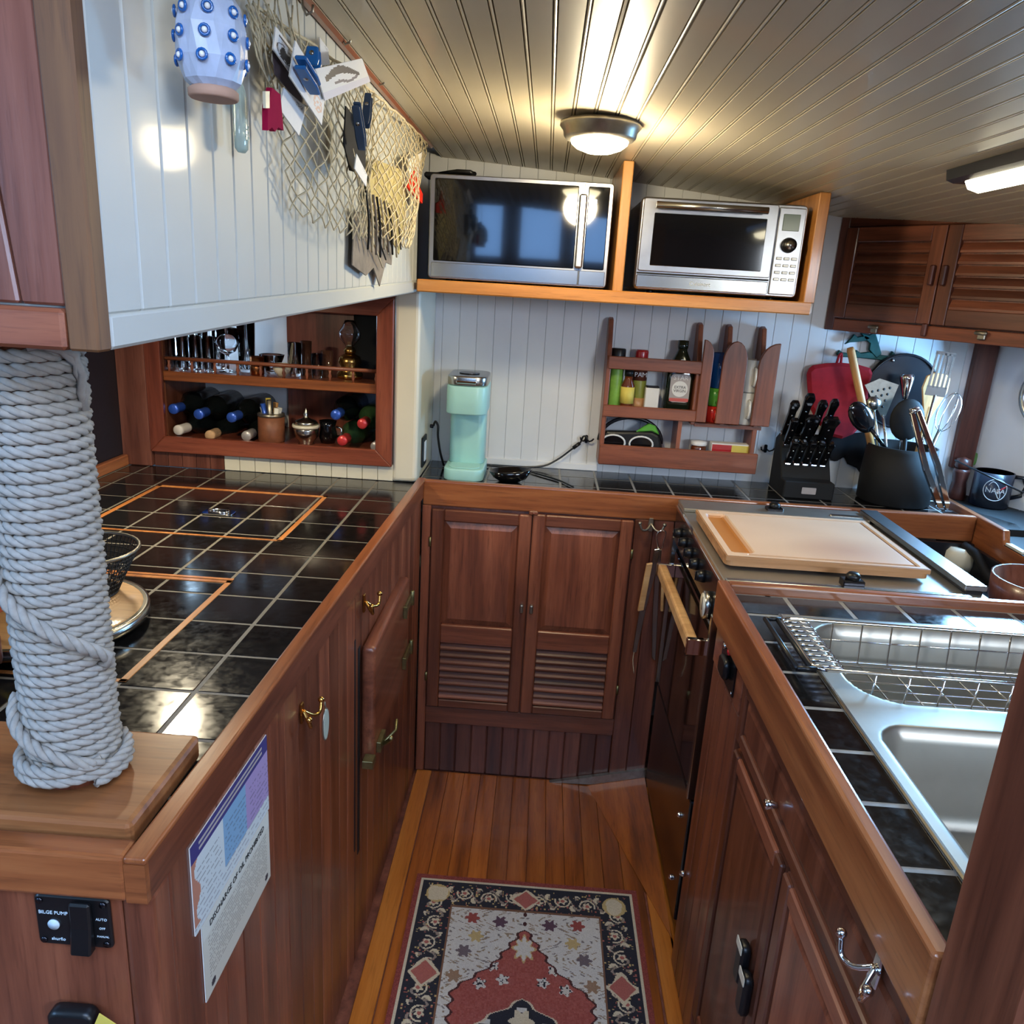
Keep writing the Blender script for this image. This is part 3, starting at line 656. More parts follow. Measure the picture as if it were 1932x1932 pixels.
B(0.396, 0.412, 1.528, 2.112, 0.926, 0.934).build('edge_strip', 'chrome', st, bevel=0.001)
kn = MB().tube([(0, 0, 0), (-0.006, 0, 0), (-0.017, 0, 0)], [0.015, 0.014, 0.012], 16).box(-0.020, -0.015, -0.002, 0.002, -0.010, 0.010)
kmesh = raw(kn, 'knob', 'black_plastic')
for yy in (1.690, 1.770, 1.850, 1.930, 2.010):
    shared('knob', kmesh, st, (0.398, yy, 0.885))
    MB().box(0.3765, 0.379, yy-0.0015, yy+0.0015, 0.886, 0.896).build('knob_mark', 'chrome', st)
g = MB().tube([(0.398, 1.605, 0.850), (0.384, 1.605, 0.850)], 0.031, 28).build('gauge', 'steel', st)
MB().tube([(0.384, 1.605, 0.850), (0.3832, 1.605, 0.850)], 0.026, 28).build('dial', 'cream_paint', g)
MB().box(0.3824, 0.3832, 1.604, 1.606, 0.838, 0.868).build('needle', 'black_matte', g)
B(0.399, 0.414, 1.545, 2.100, 0.405, 0.815).build('oven_door', 'oven_glass', st, bevel=0.003)
for yy in (1.540, 2.088): B(0.392, 0.412, yy, yy+0.018, 0.400, 0.850).build('chrome_strip', 'steel', st, bevel=0.002)
h = B(0.352, 0.376, 1.560, 2.045, 0.752, 0.786).build('oven_handle', 'pale_wood', st, bevel=0.006, seg=2)
for yy in (1.556, 2.030): MB().box(0.350, 0.400, yy, yy+0.014, 0.750, 0.788).build('bracket', 'chrome', h, bevel=0.002)
B(0.402, 0.414, 1.545, 2.100, 0.060, 0.390).build('drawer', 'stove_black', st, bevel=0.003)
for yy, zz in ((1.62, 0.30), (1.62, 0.12)): MB().sphere((0.400, yy, zz), 0.007, 8, 6).build('screw', 'chrome', st)
for (px, py, nm) in ((1475, 978, 'pot_clamp'), (1605, 1098, 'pot_clamp')):
    q = onz(px, py, 0.945); q.y = 2.085 if nm == 'pot_clamp' and py < 1000 else 1.545
    c = MB().box(q.x-0.022, q.x+0.022, q.y-0.014, q.y+0.014, 0.938, 0.954).build(nm, 'dark_steel', st, bevel=0.002)
    MB().lathe([(0.014, 0), (0.015, 0.008), (0.010, 0.014), (0.0, 0.014)], 14, (q.x, q.y, 0.954)).build('knob', 'black_plastic', c)
B(0.80, 0.89, 2.062, 2.074, 0.940, 0.950).build('lever', 'steel', st, bevel=0.003)
# lined recess outboard of the range
rs = struct('trim_3', MB().box(0.948, 1.234, 1.50, 2.140, 0.78, 0.80).box(0.948, 1.234, 2.128, 2.142, 0.80, 0.874).box(1.222, 1.234, 1.50, 2.128, 0.80, 0.87), 'dark_panel')
q = onz(1812, 1040, 0.85)
hf = thing('hose_fitting', 'cream round deck fitting with a black hose beside the range', 'fitting', (q.x, q.y, 0.8005), world=False)
MB().lathe([(0.040, 0), (0.046, 0.02), (0.044, 0.052), (0.034, 0.064), (0.018, 0.064), (0.017, 0.03)], 24).build('collar', 'cream_paint', hf)
MB().tube([(0, 0, 0.04), (0.004, -0.012, 0.068), (0.012, -0.055, 0.062), (0.012, -0.12, 0.03), (0.006, -0.20, 0.014), (-0.03, -0.28, 0.014)], 0.013, 10).build('hose', 'black_matte', hf)
ja = thing('wooden_bowl', 'reddish-brown wooden bowl at the right edge behind the sink', 'bowl', (1.118, 1.63, 0.8005))
MB().lathe([(0.05, 0), (0.085, 0.04), (0.105, 0.10), (0.108, 0.15), (0.102, 0.15), (0.09, 0.11), (0.0, 0.06)], 28).build('bowl_body', 'teak_pink_Z', ja)

# ---- cutting board on the range
cb = thing('cutting_board', 'worn maple cutting board with juice groove lying on the range', 'cutting board', (0.635, 1.785, 0.944), world=True)
bx0, bx1, by0, by1, bz = 0.420, 0.853, 1.604, 1.966, 0.966
MB().prism([(bx0+(bx1-bx0)/2+a, by0+(by1-by0)/2+b) for a, b in rrect(bx1-bx0, by1-by0, 0.016, 4)], 0.9445, bz-0.0100, 'XY').build('body', 'maple_worn', cb)
for (p, q, r_, s_) in ((bx0, bx1, by0, by0+0.0036), (bx0, bx1, by1-0.0036, by1), (bx0, bx0+0.0036, by0+0.0036, by1-0.0036), (bx1-0.0036, bx1, by0+0.0036, by1-0.0036)): B(p, q, r_, s_, bz-0.0102, bz-0.0006).build('edge', 'maple_worn', cb)
def bh(u, v):
    x, y = u*(bx1-bx0), v*(by1-by0); W_, H_ = bx1-bx0, by1-by0
    dx = max(abs(x-0.040)-0.012, 0); dy = max(abs(y-H_/2)-(H_/2-0.040), 0); dw = math.hypot(dx, dy)-0.014
    well = max(0.0, min(1.0, -dw/0.006))
    e = min(W_-x-0.017, y-0.017, H_-y-0.017); gr = max(0.0, 1-abs(e)/0.005) if x > 0.05 and e > -0.006 else 0.0
    return well, gr
c_l, c_m, c_d, c_w = srgb(224, 194, 166), srgb(208, 174, 144), srgb(120, 74, 38), srgb(182, 118, 56)
def lerp(a, b, t): t = max(0, min(1, t)); return tuple(a[i]+(b[i]-a[i])*t for i in range(3))
def cbcol(u, v):
    w_, g_ = bh(u, v); n = 0.5+0.5*math.sin(u*7+math.sin(v*9)*1.3)*math.cos(v*5+u*3)
    c = lerp(c_l, c_m, 0.25+0.45*n); c = lerp(c, srgb(168, 118, 104), max(0, 1-math.hypot((u-0.68)*3, (v-0.25)*3.2))*0.45)
    c = lerp(c, c_d, g_); return lerp(c, c_w, w_)
attr_mat('print_wood', 0.45)
print_sheet('playing_top', cb, 'print_wood', 120, 100, cbcol, lambda u, v: (bx0+0.0035+(bx1-bx0-0.007)*u, by0+0.0035+(by1-by0-0.007)*v, bz-0.009*bh(u, v)[0]-0.0045*bh(u, v)[1])).name = 'board_face'

# ---- sink
sk = thing('double_sink', 'stainless double-basin sink set into the right-hand tiled counter', 'sink', (0.75, 1.0, 0.76), world=True)
def sdr(x, y, x0, x1, y0, y1, r):
    dx = abs(x-(x0+x1)/2)-(x1-x0)/2+r; dy = abs(y-(y0+y1)/2)-(y1-y0)/2+r
    return math.hypot(max(dx, 0), max(dy, 0))+min(max(dx, dy), 0)-r
def sinkz(x, y):
    d = min(sdr(x, y, 0.512, 1.062, 1.064, 1.346, 0.070), sdr(x, y, 0.498, 1.062, 0.640, 0.994, 0.045))
    t = max(0.0, min(1.0, (-d+0.002)/0.016)); t = t*t*(3-2*t)
    e = max(0.0, min(1.0, (-d-0.012)/0.03)); rim = 0.934 + (0.001 if d > 0.004 else 0)
    return rim-0.150*t-0.010*e
nu, nv = 150, 190
vs = [(sx0+(sx1-sx0)*i/nu, sy0+(sy1-sy0)*j/nv) for j in range(nv+1) for i in range(nu+1)]
MB().add([(x, y, sinkz(x, y)) for x, y in vs], [(j*(nu+1)+i, j*(nu+1)+i+1, (j+1)*(nu+1)+i+1, (j+1)*(nu+1)+i) for j in range(nv) for i in range(nu)], True).build('basins', 'sink_steel', sk)
m = MB()
for a, b, c, d in ((sx0-0.003, sx0+0.004, sy0, sy1+0.003), (sx0, sx1, sy1-0.004, sy1+0.003)): m.box(a, b, c, d, 0.9302, 0.9352)
m.build('rim_edge', 'steel', sk, bevel=0.002)
MB().lathe([(0.036, 0.7752), (0.030, 0.7775), (0.018, 0.7752), (0.0, 0.7752)], 20, (0.80, 1.205, 0)).build('drain', 'chrome', sk)
MB().lathe([(0.036, 0.7752), (0.030, 0.7775), (0.018, 0.7752), (0.0, 0.7752)], 20, (0.80, 0.82, 0)).build('drain', 'chrome', sk)
# ---- dish rack hanging in the far basin
dk = thing('dish_rack', 'chrome wire dish rack hanging in the far sink basin', 'dish rack', (0.72, 1.21, 0.80), world=True)
wx0, wx1, wy0, wy1, wt, wbm = 0.500, 1.000, 1.112, 1.306, 0.956, 0.884
def loop(x0, x1, y0, y1, z, r=0.02):
    return [(x, y, z) for x, y in rrect(x1-x0, y1-y0, r, 4, (x0+x1)/2, (y0+y1)/2)]
MB().tube(loop(wx0-0.05, wx1, wy0, wy1, wt), 0.0030, 6, True).build('top_wire', 'chrome', dk)
MB().tube(loop(wx0+0.012, wx1-0.012, wy0+0.008, wy1-0.008, wbm), 0.0022, 6, True).build('bottom_wire', 'chrome', dk)
for i in range(9):
    x = wx0+0.045+0.052*i
    MB().tube([(x, wy0, wt), (x, wy0+0.008, wbm), (x, wy1-0.008, wbm), (x, wy1, wt)], 0.0016, 5).build('cross_wire', 'chrome', dk)
for i in range(6):
    y = wy0+0.025+0.029*i
    MB().tube([(wx0+0.01, y, wbm), (wx1-0.012, y, wbm), (wx1, y, wt)], 0.0016, 5).build('long_wire', 'chrome', dk)
MB().tube([(wx0+0.005, wy1-0.003, 0.922), (wx1-0.005, wy1-0.003, 0.922)], 0.0016, 5).build('side_wire', 'chrome', dk)
for i in range(10):
    y = wy0+0.012+0.0185*i
    MB().tube([(wx0-0.05, y, wt), (wx0-0.006, y, wt+0.001), (wx0+0.004, y, wt-0.008)], 0.0024, 6).build('comb_wire', 'chrome', dk)
for x in (0.424, 0.446): MB().tube([(x, wy0+0.003, wt-0.002), (x, wy1-0.003, wt-0.002)], 0.0042, 7).build('arm', 'black_plastic', dk)
for y in (wy0+0.003, wy1-0.003): MB().tube([(0.424, y, wt-0.002), (0.452, y, wt-0.001)], 0.0042, 7).build('arm', 'black_plastic', dk)

# ---- appliance shelf
sh = thing('appliance_shelf', 'open oak shelf under the ceiling that carries the two ovens', 'shelf', (0.17, 2.3, 1.463), world=True)
B(-0.338, 0.680, 2.112, YW-0.001, 1.466, 1.492).build('shelf_board', 'oak_X', sh, bevel=0.002)
B(-0.340, 0.676, 2.104, 2.114, 1.463, 1.495).build('front_edge', 'oak_X', sh, bevel=0.003)
B(0.166, 0.192, 2.108, 2.47, 1.4925, zc(0.18)-0.006).build('divider', 'oak_Z', sh, bevel=0.002)
B(0.654, 0.682, 2.106, 2.48, 1.4925, zc(0.67)-0.006).build('end_board', 'oak_Z', sh, bevel=0.002)
# ---- microwave
mw = thing('microwave', 'stainless microwave with black glass door left of the shelf divider', 'microwave', (-0.083, 2.3, 1.4925), world=True)
fy = 2.122; x0, x1, z0, z1 = -0.314, 0.150, 1.499, 1.752
B(x0+0.006, x1-0.006, fy+0.02, 2.475, z0, z1-0.004).build('case', 'black_matte', mw, bevel=0.003)
f = MB().prism(rrect(x1-x0, z1-z0, 0.010, 4, (x0+x1)/2, (z0+z1)/2), fy+0.003, fy+0.022, 'XZ').build('front_frame', 'steel_brushed', mw, bevel=0.002)
B(x0+0.012, 0.062, fy, fy+0.008, z0+0.044, z1-0.010).build('door_glass', 'oven_glass', mw, bevel=0.002)
B(0.086, x1-0.010, fy, fy+0.008, z0+0.044, z1-0.010).build('control_glass', 'oven_glass', mw, bevel=0.002)
B(0.064, 0.084, fy-0.018, fy+0.004, z0+0.046, z1-0.030).build('handle', 'steel_brushed', mw, bevel=0.004)
B(x0+0.008, 0.075, fy-0.001, fy+0.004, z0+0.004, z0+0.040).build('lower_trim', 'steel', mw, bevel=0.001)
B(0.078, x1-0.006, fy-0.001, fy+0.004, z0+0.004, z0+0.040).build('lower_trim', 'steel', mw, bevel=0.001)
B(0.076, 0.077, fy-0.002, fy+0.003, z0+0.004, z1-0.004).build('seam', 'black_matte', mw)
emis('led_blue', (0.35, 0.6, 1.0, 1), 3.0)
text_mb('8', 0.016, 0.0003, Matrix.Translation((0.106, fy-0.0006, 1.706)) @ Matrix.Rotation(PI/2, 4, 'X')).build('display_digit', 'led_blue', mw)
for xx in (x0+0.05, x1-0.05): MB().lathe([(0.010, 1.4925), (0.010, 1.499)], 10, (xx, fy+0.05, 0)).build('foot', 'black_plastic', mw)
# ---- toaster oven
to = thing('toaster_oven', 'stainless toaster oven with top handle bar and side knob right of the shelf divider', 'toaster oven', (0.43, 2.3, 1.4925), world=True)
x0, x1, z0, z1 = 0.222, 0.640, 1.503, 1.727; fy = 2.128
B(x0+0.004, x1-0.004, fy+0.03, 2.46, z0, z1-0.002).build('case', 'dark_steel', to, bevel=0.004)
MB().prism(rrect(x1-x0, z1-z0, 0.012, 4, (x0+x1)/2, (z0+z1)/2), fy+0.004, fy+0.032, 'XZ').build('front_frame', 'steel_brushed', to, bevel=0.003)
dr = MB().prism(rrect(0.338, 0.176, 0.006, 3, x0+0.174, 1.636), fy-0.004, fy+0.006, 'XZ').build('door', 'steel_brushed', to, bevel=0.002)
B(x0+0.034, x0+0.318, fy-0.0055, fy, 1.562, 1.690).build('door_window', 'oven_glass', dr, bevel=0.002)
MB().tube([(x0+0.034, fy-0.030, 1.706), (x0+0.310, fy-0.030, 1.706)], 0.0085, 12).build('handle', 'steel', dr)
for xx in (x0+0.040, x0+0.304): MB().tube([(xx, fy-0.030, 1.706), (xx, fy-0.002, 1.706)], 0.006, 8).build('handle_post', 'black_plastic', dr)
B(x0+0.346, x1-0.006, fy-0.002, fy+0.006, z0+0.006, z1-0.008).build('control_panel', 'steel_brushed', to, bevel=0.002)
B(x0+0.004, x0+0.342, fy-0.002, fy+0.006, z0+0.004, z0+0.036).build('crumb_trim', 'steel', to, bevel=0.002)
B(x0+0.004, x0+0.342, fy-0.001, fy+0.004, z0+0.038, z0+0.042).build('vent_slot', 'black_matte', to)
cx = (x0+0.346+x1-0.006)/2
plain('lcd', srgb(88, 104, 96), 0.2, var=0.0)
B(cx-0.022, cx+0.020, fy-0.004, fy, 1.664, 1.704).build('screen', 'lcd', to, bevel=0.001)
MB().tube([(cx, fy-0.002, 1.630), (cx, fy-0.020, 1.630)], [0.019, 0.016], 20).build('knob', 'black_plastic', to)
MB().tube([(cx, fy-0.020, 1.630), (cx, fy-0.0215, 1.630)], 0.011, 20).build('knob_cap', 'steel', to)
for j in range(4):
    for i in range(3):
        B(cx-0.026+0.019*i, cx-0.012+0.019*i, fy-0.005, fy-0.001, 1.594-0.017*j, 1.601-0.017*j).build('button', 'pewter', to, bevel=0.001)
text_mb('Cuisinart', 0.015, 0.0003, Matrix.Translation((x0+0.168, fy-0.0024, z0+0.020)) @ Matrix.Rotation(PI/2, 4, 'X')).build('brand_lettering', 'white_paint', to)
for xx in (x0+0.05, x1-0.05): MB().lathe([(0.010, 1.4925), (0.010, 1.503)], 10, (xx, fy+0.06, 0)).build('foot', 'black_plastic', to)
pk = thing('skillet_handle', 'black loop handle lying on top of the microwave', 'handle', (-0.25, 2.2, 1.7485))
MB().tube([(-0.06, 0, 0.010), (0.0, -0.05, 0.014), (0.035, -0.065, 0.012), (0.045, -0.055, 0.010), (0.03, -0.045, 0.009), (-0.04, 0.03, 0.008)], 0.0055, 8).build('loop', 'black_plastic', pk)
B(-0.09, -0.04, -0.015, 0.04, 0.0, 0.014).build('grip', 'black_plastic', pk, bevel=0.004)

# ---- starboard hanging locker with louvre doors
u = Vector((0.541, -0.841, 0)); nn = Vector((-0.841, -0.541, 0)); R_0 = Vector((0.846, YW-0.004, 0))
lk = thing('wall_locker', 'dark wood hanging locker with louvred doors in the upper right corner', 'cabinet', mat=frame_mat(R_0+Vector((0, 0, 1.418)), u, (0, 0, 1)))
def lk_local(px, py):
    p = onplane(px, py, R_0, nn); d = p-R_0; return d.dot(u), p.z-1.418
H = 0.352; Ls = 0.95
MB().prism([(0, 0.012), (Ls, 0.012), (Ls, 0.45), (0.30, 0.45)], 0.004, H, 'XY').build('case', 'mahogany_dark_Z', lk)
sd = lk_local(1774, 520)[0]
B(0, 0.030, 0, 0.014, 0.0, H).build('stile', 'mahogany_dark_Z', lk, bevel=0.002)
B(0.030, Ls, 0, 0.014, 0.0, 0.034).build('bottom_rail', 'rack_X', lk, bevel=0.002)
B(0.030, Ls, 0, 0.014, H-0.060, H).build('top_rail', 'mahogany_X', lk, bevel=0.002)
def lk_door(a, b, z0, z1, side):
    d = B(a, b, 0.004, 0.012, z0, z1).build('door', 'mahogany_dark_Z', lk)
    t = 0.040
    for p, q in ((a, a+t), (b-t, b)): B(p+0.0008, q-0.0008, -0.008, 0.008, z0, z1).build('stile', 'mahogany_Z', d, bevel=0.002)
    for p, q in ((z0, z0+0.042), (z1-0.040, z1)): B(a+t, b-t, -0.0075, 0.008, p, q).build('rail', 'mahogany_X', d, bevel=0.002)
    n = 6; l0, l1 = z0+0.042, z1-0.040
    for i in range(n):
        zz = l0+(l1-l0)*(i+0.5)/n
        MB().hexa([(a+t, -0.005, zz-0.016), (b-t, -0.005, zz-0.016), (b-t, 0.006, zz+0.006), (a+t, 0.006, zz+0.006)],
                  [(a+t, -0.005, zz-0.008), (b-t, -0.005, zz-0.008), (b-t, 0.006, zz+0.014), (a+t, 0.006, zz+0.014)]).build('louvre_slat', 'mahogany_X', d, bevel=0.0015)
    kx = b-0.015 if side < 0 else a+0.017
    B(kx-0.006, kx+0.006, -0.022, -0.008, (z0+z1)/2-0.026, (z0+z1)/2+0.026).build('pull', 'dark_plum_wood', d, bevel=0.003)
lk_door(0.030, sd, 0.038, H-0.062, -1); lk_door(sd+0.002, sd+0.42, 0.038, H-0.062, 1)
for px, py in ((1652, 620), (1855, 632)):
    a, z = lk_local(px, py)
    MB().box(a-0.010, a+0.010, -0.010, 0.0, z-0.012, z+0.010).tube([(a-0.016, -0.012, z+0.004), (a+0.016, -0.012, z+0.004)], 0.005, 8).build('catch', 'pewter', lk, bevel=0.002)
a, z = lk_local(1746, 620)
MB().box(a-0.006, a+0.008, -0.012, 0.0, z-0.020, z+0.014).build('turn_button', 'dark_plum_wood', lk, bevel=0.003)

# ---- lamps
def dome_lamp():
    zx = zc(0.082)-0.0052
    l = thing('ceiling_lamp', 'round nickel dome lamp glowing on the boarded ceiling', 'lamp', (0.082, 1.69, zx))
    MB().lathe([(0.060, 0.0), (0.079, -0.004), (0.080, -0.012), (0.073, -0.020), (0.071, -0.030), (0.066, -0.036), (0.058, -0.037)], 36).build('bezel', 'pewter', l)
    emis('lamp_glow', (1.0, 0.86, 0.52, 1), 16.0)
    MB().lathe([(0.058, -0.035), (0.055, -0.043), (0.045, -0.051), (0.025, -0.058), (0.0, -0.060)], 32).build('dome', 'lamp_glow', l)
    b = bpy.data.lights.new('lamp_bulb', 'POINT'); b.energy = 9.5; b.color = (1.0, 0.84, 0.55); b.shadow_soft_size = 0.05
    o = bpy.data.objects.new('lamp_bulb', b); COL.objects.link(o); o.location = (0, 0, -0.085); o.parent = l
dome_lamp()
fz = 1.728
fx = thing('striplight', 'long strip light on the ceiling at the right edge', 'lamp', (0.785, 1.35, fz), world=True)
MB().prism([(0.735, fz+0.022), (0.738, fz+0.004), (0.752, fz-0.001), (0.818, fz-0.001), (0.832, fz+0.004), (0.835, fz+0.018)], 1.06, 1.635, 'XZ').build('housing', 'dark_steel', fx)
emis('tube_glow', (1.0, 0.90, 0.62, 1), 14.0)
MB().prism([(0.756, fz), (0.764, fz-0.014), (0.785, fz-0.020), (0.806, fz-0.014), (0.814, fz)], 1.09, 1.600, 'XZ', True).build('diffuser', 'tube_glow', fx)
for yy in (1.075, 1.615): MB().tube([(0.785, yy, fz-0.001), (0.785, yy, fz-0.006)], 0.004, 8).build('screw', 'dark_steel', fx)
pk_ = thing('puck_light', 'small round light under the overhead locker above the counter', 'lamp', (-0.815, 1.645, 1.4385))
MB().lathe([(0.056, 0.010), (0.058, 0.0), (0.048, -0.004)], 24).build('rim', 'pewter', pk_)
emis('puck_glow', (1.0, 0.90, 0.70, 1), 34.0)
MB().lathe([(0.048, -0.002), (0.0, -0.006)], 24).build('lens', 'puck_glow', pk_)
b = bpy.data.lights.new('puck_bulb', 'AREA'); b.shape = 'DISK'; b.size = 0.06; b.energy = 3.5; b.color = (1.0, 0.86, 0.6)
o = bpy.data.objects.new('puck_bulb', b); COL.objects.link(o); o.location = (0, 0, -0.012); o.parent = pk_

# ---- rug
ru = thing('rug', 'oriental runner rug with dark floral border and red medallion on the aisle floor', 'rug', (0.05, 1.2, 0.001), world=True)
ax0, ax1, ay0, ay1 = -0.236, 0.334, 0.70, 1.692
B(ax0, ax1, ay0, ay1, 0.0012, 0.006).build('backing', 'twine', ru)
def h2(i, j, k=0):
    t = math.sin(i*127.1+j*311.7+k*74.7)*43758.5453; return t-math.floor(t)
navy, ivory, cream, red, rose, ochre, sage = srgb(36, 36, 46), srgb(206, 202, 194), srgb(208, 194, 166), srgb(150, 70, 62), srgb(170, 96, 86), srgb(192, 166, 112), srgb(146, 130, 118)
WID, LEN = ax1-ax0, ay1-ay0
def flower(dx, dy, r, n=6):
    d = math.hypot(dx, dy); a = math.atan2(dy, dx); return d < r*(0.80+0.20*math.cos(n*a))
def vine(s, t):     # border scrolls with leaves and rosettes, s along (m), t across -1..1
    p = s/0.062; k = math.floor(p); f_ = p-k-0.5; sg = 1 if k % 2 == 0 else -1
    y_ = t*0.036; x_ = f_*0.062
    if flower(x_, y_-sg*0.006, 0.0125, 5): return cream if math.hypot(x_, y_-sg*0.006) > 0.005 else rose
    r1 = math.hypot(x_, y_-sg*0.006)
    if 0.0165 < r1 < 0.0205 and (y_-sg*0.006)*sg < 0.006: return cream
    cx2 = x_-0.029 if x_ > 0 else x_+0.029; r2 = math.hypot(cx2*0.9, y_+sg*0.016)
    if r2 < 0.011 and math.hypot(cx2-0.004, y_+sg*0.013) > 0.008: return cream
    if r2 < 0.005: return sage
    if abs(y_-0.020*math.sin(s*101+0.8)) < 0.0032: return sage
    if h2(int(s*300), int(t*9)) > 0.90: return ochre if h2(int(s*300), int(t*9), 5) > 0.5 else rose
    return navy
def rugcol(u, v):
    x = (u-0.5)*WID; y = (1-v)*LEN                 # y from the far end
    ex = WID/2-abs(x); e = min(ex, y)
    wob = 0.003*math.sin(x*150)+0.002*math.sin(y*170)
    if e < 0.014: return lerp(red, srgb(120, 50, 44), h2(int(x*900), int(y*900)))
    if e < 0.020: return cream
    if e < 0.026: return navy
    if e < 0.098:
        t = (e-0.062)/0.036
        # corner rosettes and border palmettes
        cx_, cy_ = abs(x)-(WID/2-0.062), y-0.062
        if math.hypot(cx_, cy_) < 0.030: return cream if math.hypot(cx_, cy_) < 0.024+wob else ochre
        if ex > y:
            s = x
            if abs(x)+abs(y-0.062)*1.1 < 0.040+wob: return rose if abs(x)+abs(y-0.062)*1.1 < 0.031 else cream
        else:
            s = y
            yy = (y-0.30+0.155) % 0.31-0.155
            if abs(yy)+abs(ex-0.062)*1.1 < 0.042+wob: return rose if abs(yy)+abs(ex-0.062)*1.1 < 0.033 else cream
        return vine(s, t)
    if e < 0.103: return srgb(120, 84, 62)
    # field: ivory spandrels, red medallion, dark heart
    fx_, fy_ = x, y-0.103
    mw_ = 0.0 if fy_ < 0.045 else (fy_-0.045)*0.62 if fy_ < 0.16 else 0.071+(fy_-0.16)*1.15
    mw_ = min(mw_, 0.158)+0.005*math.sin(fy_*210)
    if abs(fx_) < mw_:
        if abs(fx_) > mw_-0.006: return srgb(70, 34, 34)
        # palmette
        if flower(fx_, (fy_-0.110)*0.72, 0.030, 8): return ivory if flower(fx_, (fy_-0.110)*0.72, 0.025, 8) else ochre
        for (px_, py_) in ((0.070, 0.165), (0.095, 0.215), (0.045, 0.20)):
            if flower(abs(fx_)-px_, fy_-py_, 0.016, 5): return ivory if h2(int(fx_*300), int(fy_*300)) > 0.25 else navy
        hw = 0 if fy_ < 0.245 else min(0.10, (fy_-0.245)*1.5)+0.006*math.sin(fy_*180)
        if abs(fx_) < hw:
            if abs(fx_) > hw-0.006: return cream
            if flower(fx_, (fy_-0.30)*0.9, 0.028, 6): return cream
            if h2(int(fx_*90), int(fy_*90)) > 0.88: return ivory
            return navy
        return lerp(red, rose, h2(int(fx_*260), int(fy_*260))*0.8)
    for (px_, py_, c_) in ((0.128, 0.03, red), (0.060, 0.036, srgb(92, 66, 80)), (0.140, 0.13, srgb(110, 96, 100)), (0.115, 0.085, ochre), (0.155, 0.20, srgb(150, 120, 96))):
        if flower(abs(fx_)-px_, fy_-py_, 0.019, 6): return c_
    hh = h2(int(fx_*190+7*math.sin(fy_*60)), int(fy_*190), 3)
    if hh > 0.90: return srgb(150, 130, 108)
    if hh > 0.86: return srgb(128, 118, 116)
    return ivory
attr_mat('print_rug', 0.95, 0.6)
print_sheet('pile', ru, 'print_rug', 260, 440, rugcol, lambda u, v: (ax0+(ax1-ax0)*u, ay0+(ay1-ay0)*v, 0.0072))
# ================================================================== THINGS ON THE FORWARD WALL AND COUNTER
def polyY(pts, y): return [(ony(a, b, y).x, ony(a, b, y).z) for a, b in pts]
def PY(a, b, y): return ony(a, b, y)
def low(mb): return min(p.z for p in mb.v)
# ---- wooden wall rack
rk = thing('wall_rack', 'mahogany wall rack with bottle shelf, cup slots and lower bin', 'rack', (0.44, 2.45, 0.955), world=True)
RY = 2.395
bx0, bx1 = PY(1130, 855, RY).x, PY(1427, 870, RY).x
zb0, zb1 = PY(1278, 884, RY).z, PY(1278, 846, RY).z
B(bx0, bx1, RY-0.012, RY, zb0, zb1).build('bin_front', 'rack_X', rk, bevel=0.002)
B(bx0, bx1, RY, YW-0.001, zb0+0.022, zb0+0.034).build('bin_floor', 'rack_X', rk)
xm = PY(1318, 740, RY).x; xr = PY(1450, 740, RY).x; xmid = PY(1374, 740, RY).x
ztop = PY(1322, 613, 2.44).z
zs0, zs1 = PY(1225, 790, RY).z, PY(1225, 768, RY).z; zr0, zr1 = PY(1230, 700, RY).z, PY(1230, 676, RY).z
for x, zl, zt_ in ((bx0+0.006, zb0, ztop), (xm-0.006, zs0-0.01, ztop), (xmid-0.006, zs0-0.01, ztop), (bx1-0.018, zb0, ztop)):
    MB().prism([(RY, zl), (YW-0.001, zl), (YW-0.001, zt_), (YW-0.020, zt_+0.006), (YW-0.042, zt_), (RY+0.014, zr1+0.0), (RY, zr1-0.01)], x-0.007, x+0.007, 'YZ').build('upright', 'rack_Z', rk, bevel=0.002)
B(bx0, xm, RY-0.010, RY, zs0, zs1).build('shelf_rail', 'rack_X', rk, bevel=0.002)
B(bx0, xm, RY, YW-0.001, zs0, zs0+0.010).build('shelf', 'rack_X', rk)
B(bx0+0.004, xm, RY-0.010, RY, zr0, zr1).build('shelf_rail', 'rack_X', rk, bevel=0.002)
def fin(p0, p1, py_top, py_bot, full):
    x0, x1 = PY(p0, 730, RY).x, PY(p1, 730, RY).x; zt_, zl = PY((p0+p1)/2, py_top, RY).z, PY((p0+p1)/2, py_bot, RY).z
    w_ = x1-x0; pts = [(x0, zl), (x1, zl)]
    if full > 0: pts += [(x1, zt_-w_*0.9)]+[(x0+w_/2+w_/2*math.cos(a), zt_-w_*0.9+w_*0.9*math.sin(a)) for a in [PI*k/10 for k in range(1, 10)]]+[(x0, zt_-w_*0.9)]
    elif full == 0: pts += [(x1, zt_-w_*1.5)]+[(x0+w_*math.cos(a), zt_-w_*1.5+w_*1.5*math.sin(a)) for a in [PI/2*k/6 for k in range(1, 7)]]
    else: pts += [(x1, zt_)]+[(x1-w_*math.sin(a), zt_-w_*1.2+w_*1.2*math.cos(a)) for a in [PI/2*k/6 for k in range(1, 7)]]
    MB().prism(pts, RY-0.014, RY-0.001, 'XZ').build('slot_front', 'rack_Z', rk, bevel=0.002)
fin(1318, 1338, 640, 796, 0); fin(1356, 1402, 643, 800, 1); fin(1424, 1460, 646, 804, -1)
B(xm, bx1, RY-0.001, YW-0.001, zs0-0.014, zs0-0.004).build('slot_floor', 'rack_X', rk)
xd_ = PY(1281, 820, RY).x
B(xd_-0.006, xd_+0.006, RY, YW-0.001, zb0+0.034, zs0).build('bin_divider', 'rack_Z', rk)
SZ = zs0+0.0104            # rack shelf surface
BZ = zb0+0.0344            # bin floor
YM = 2.442
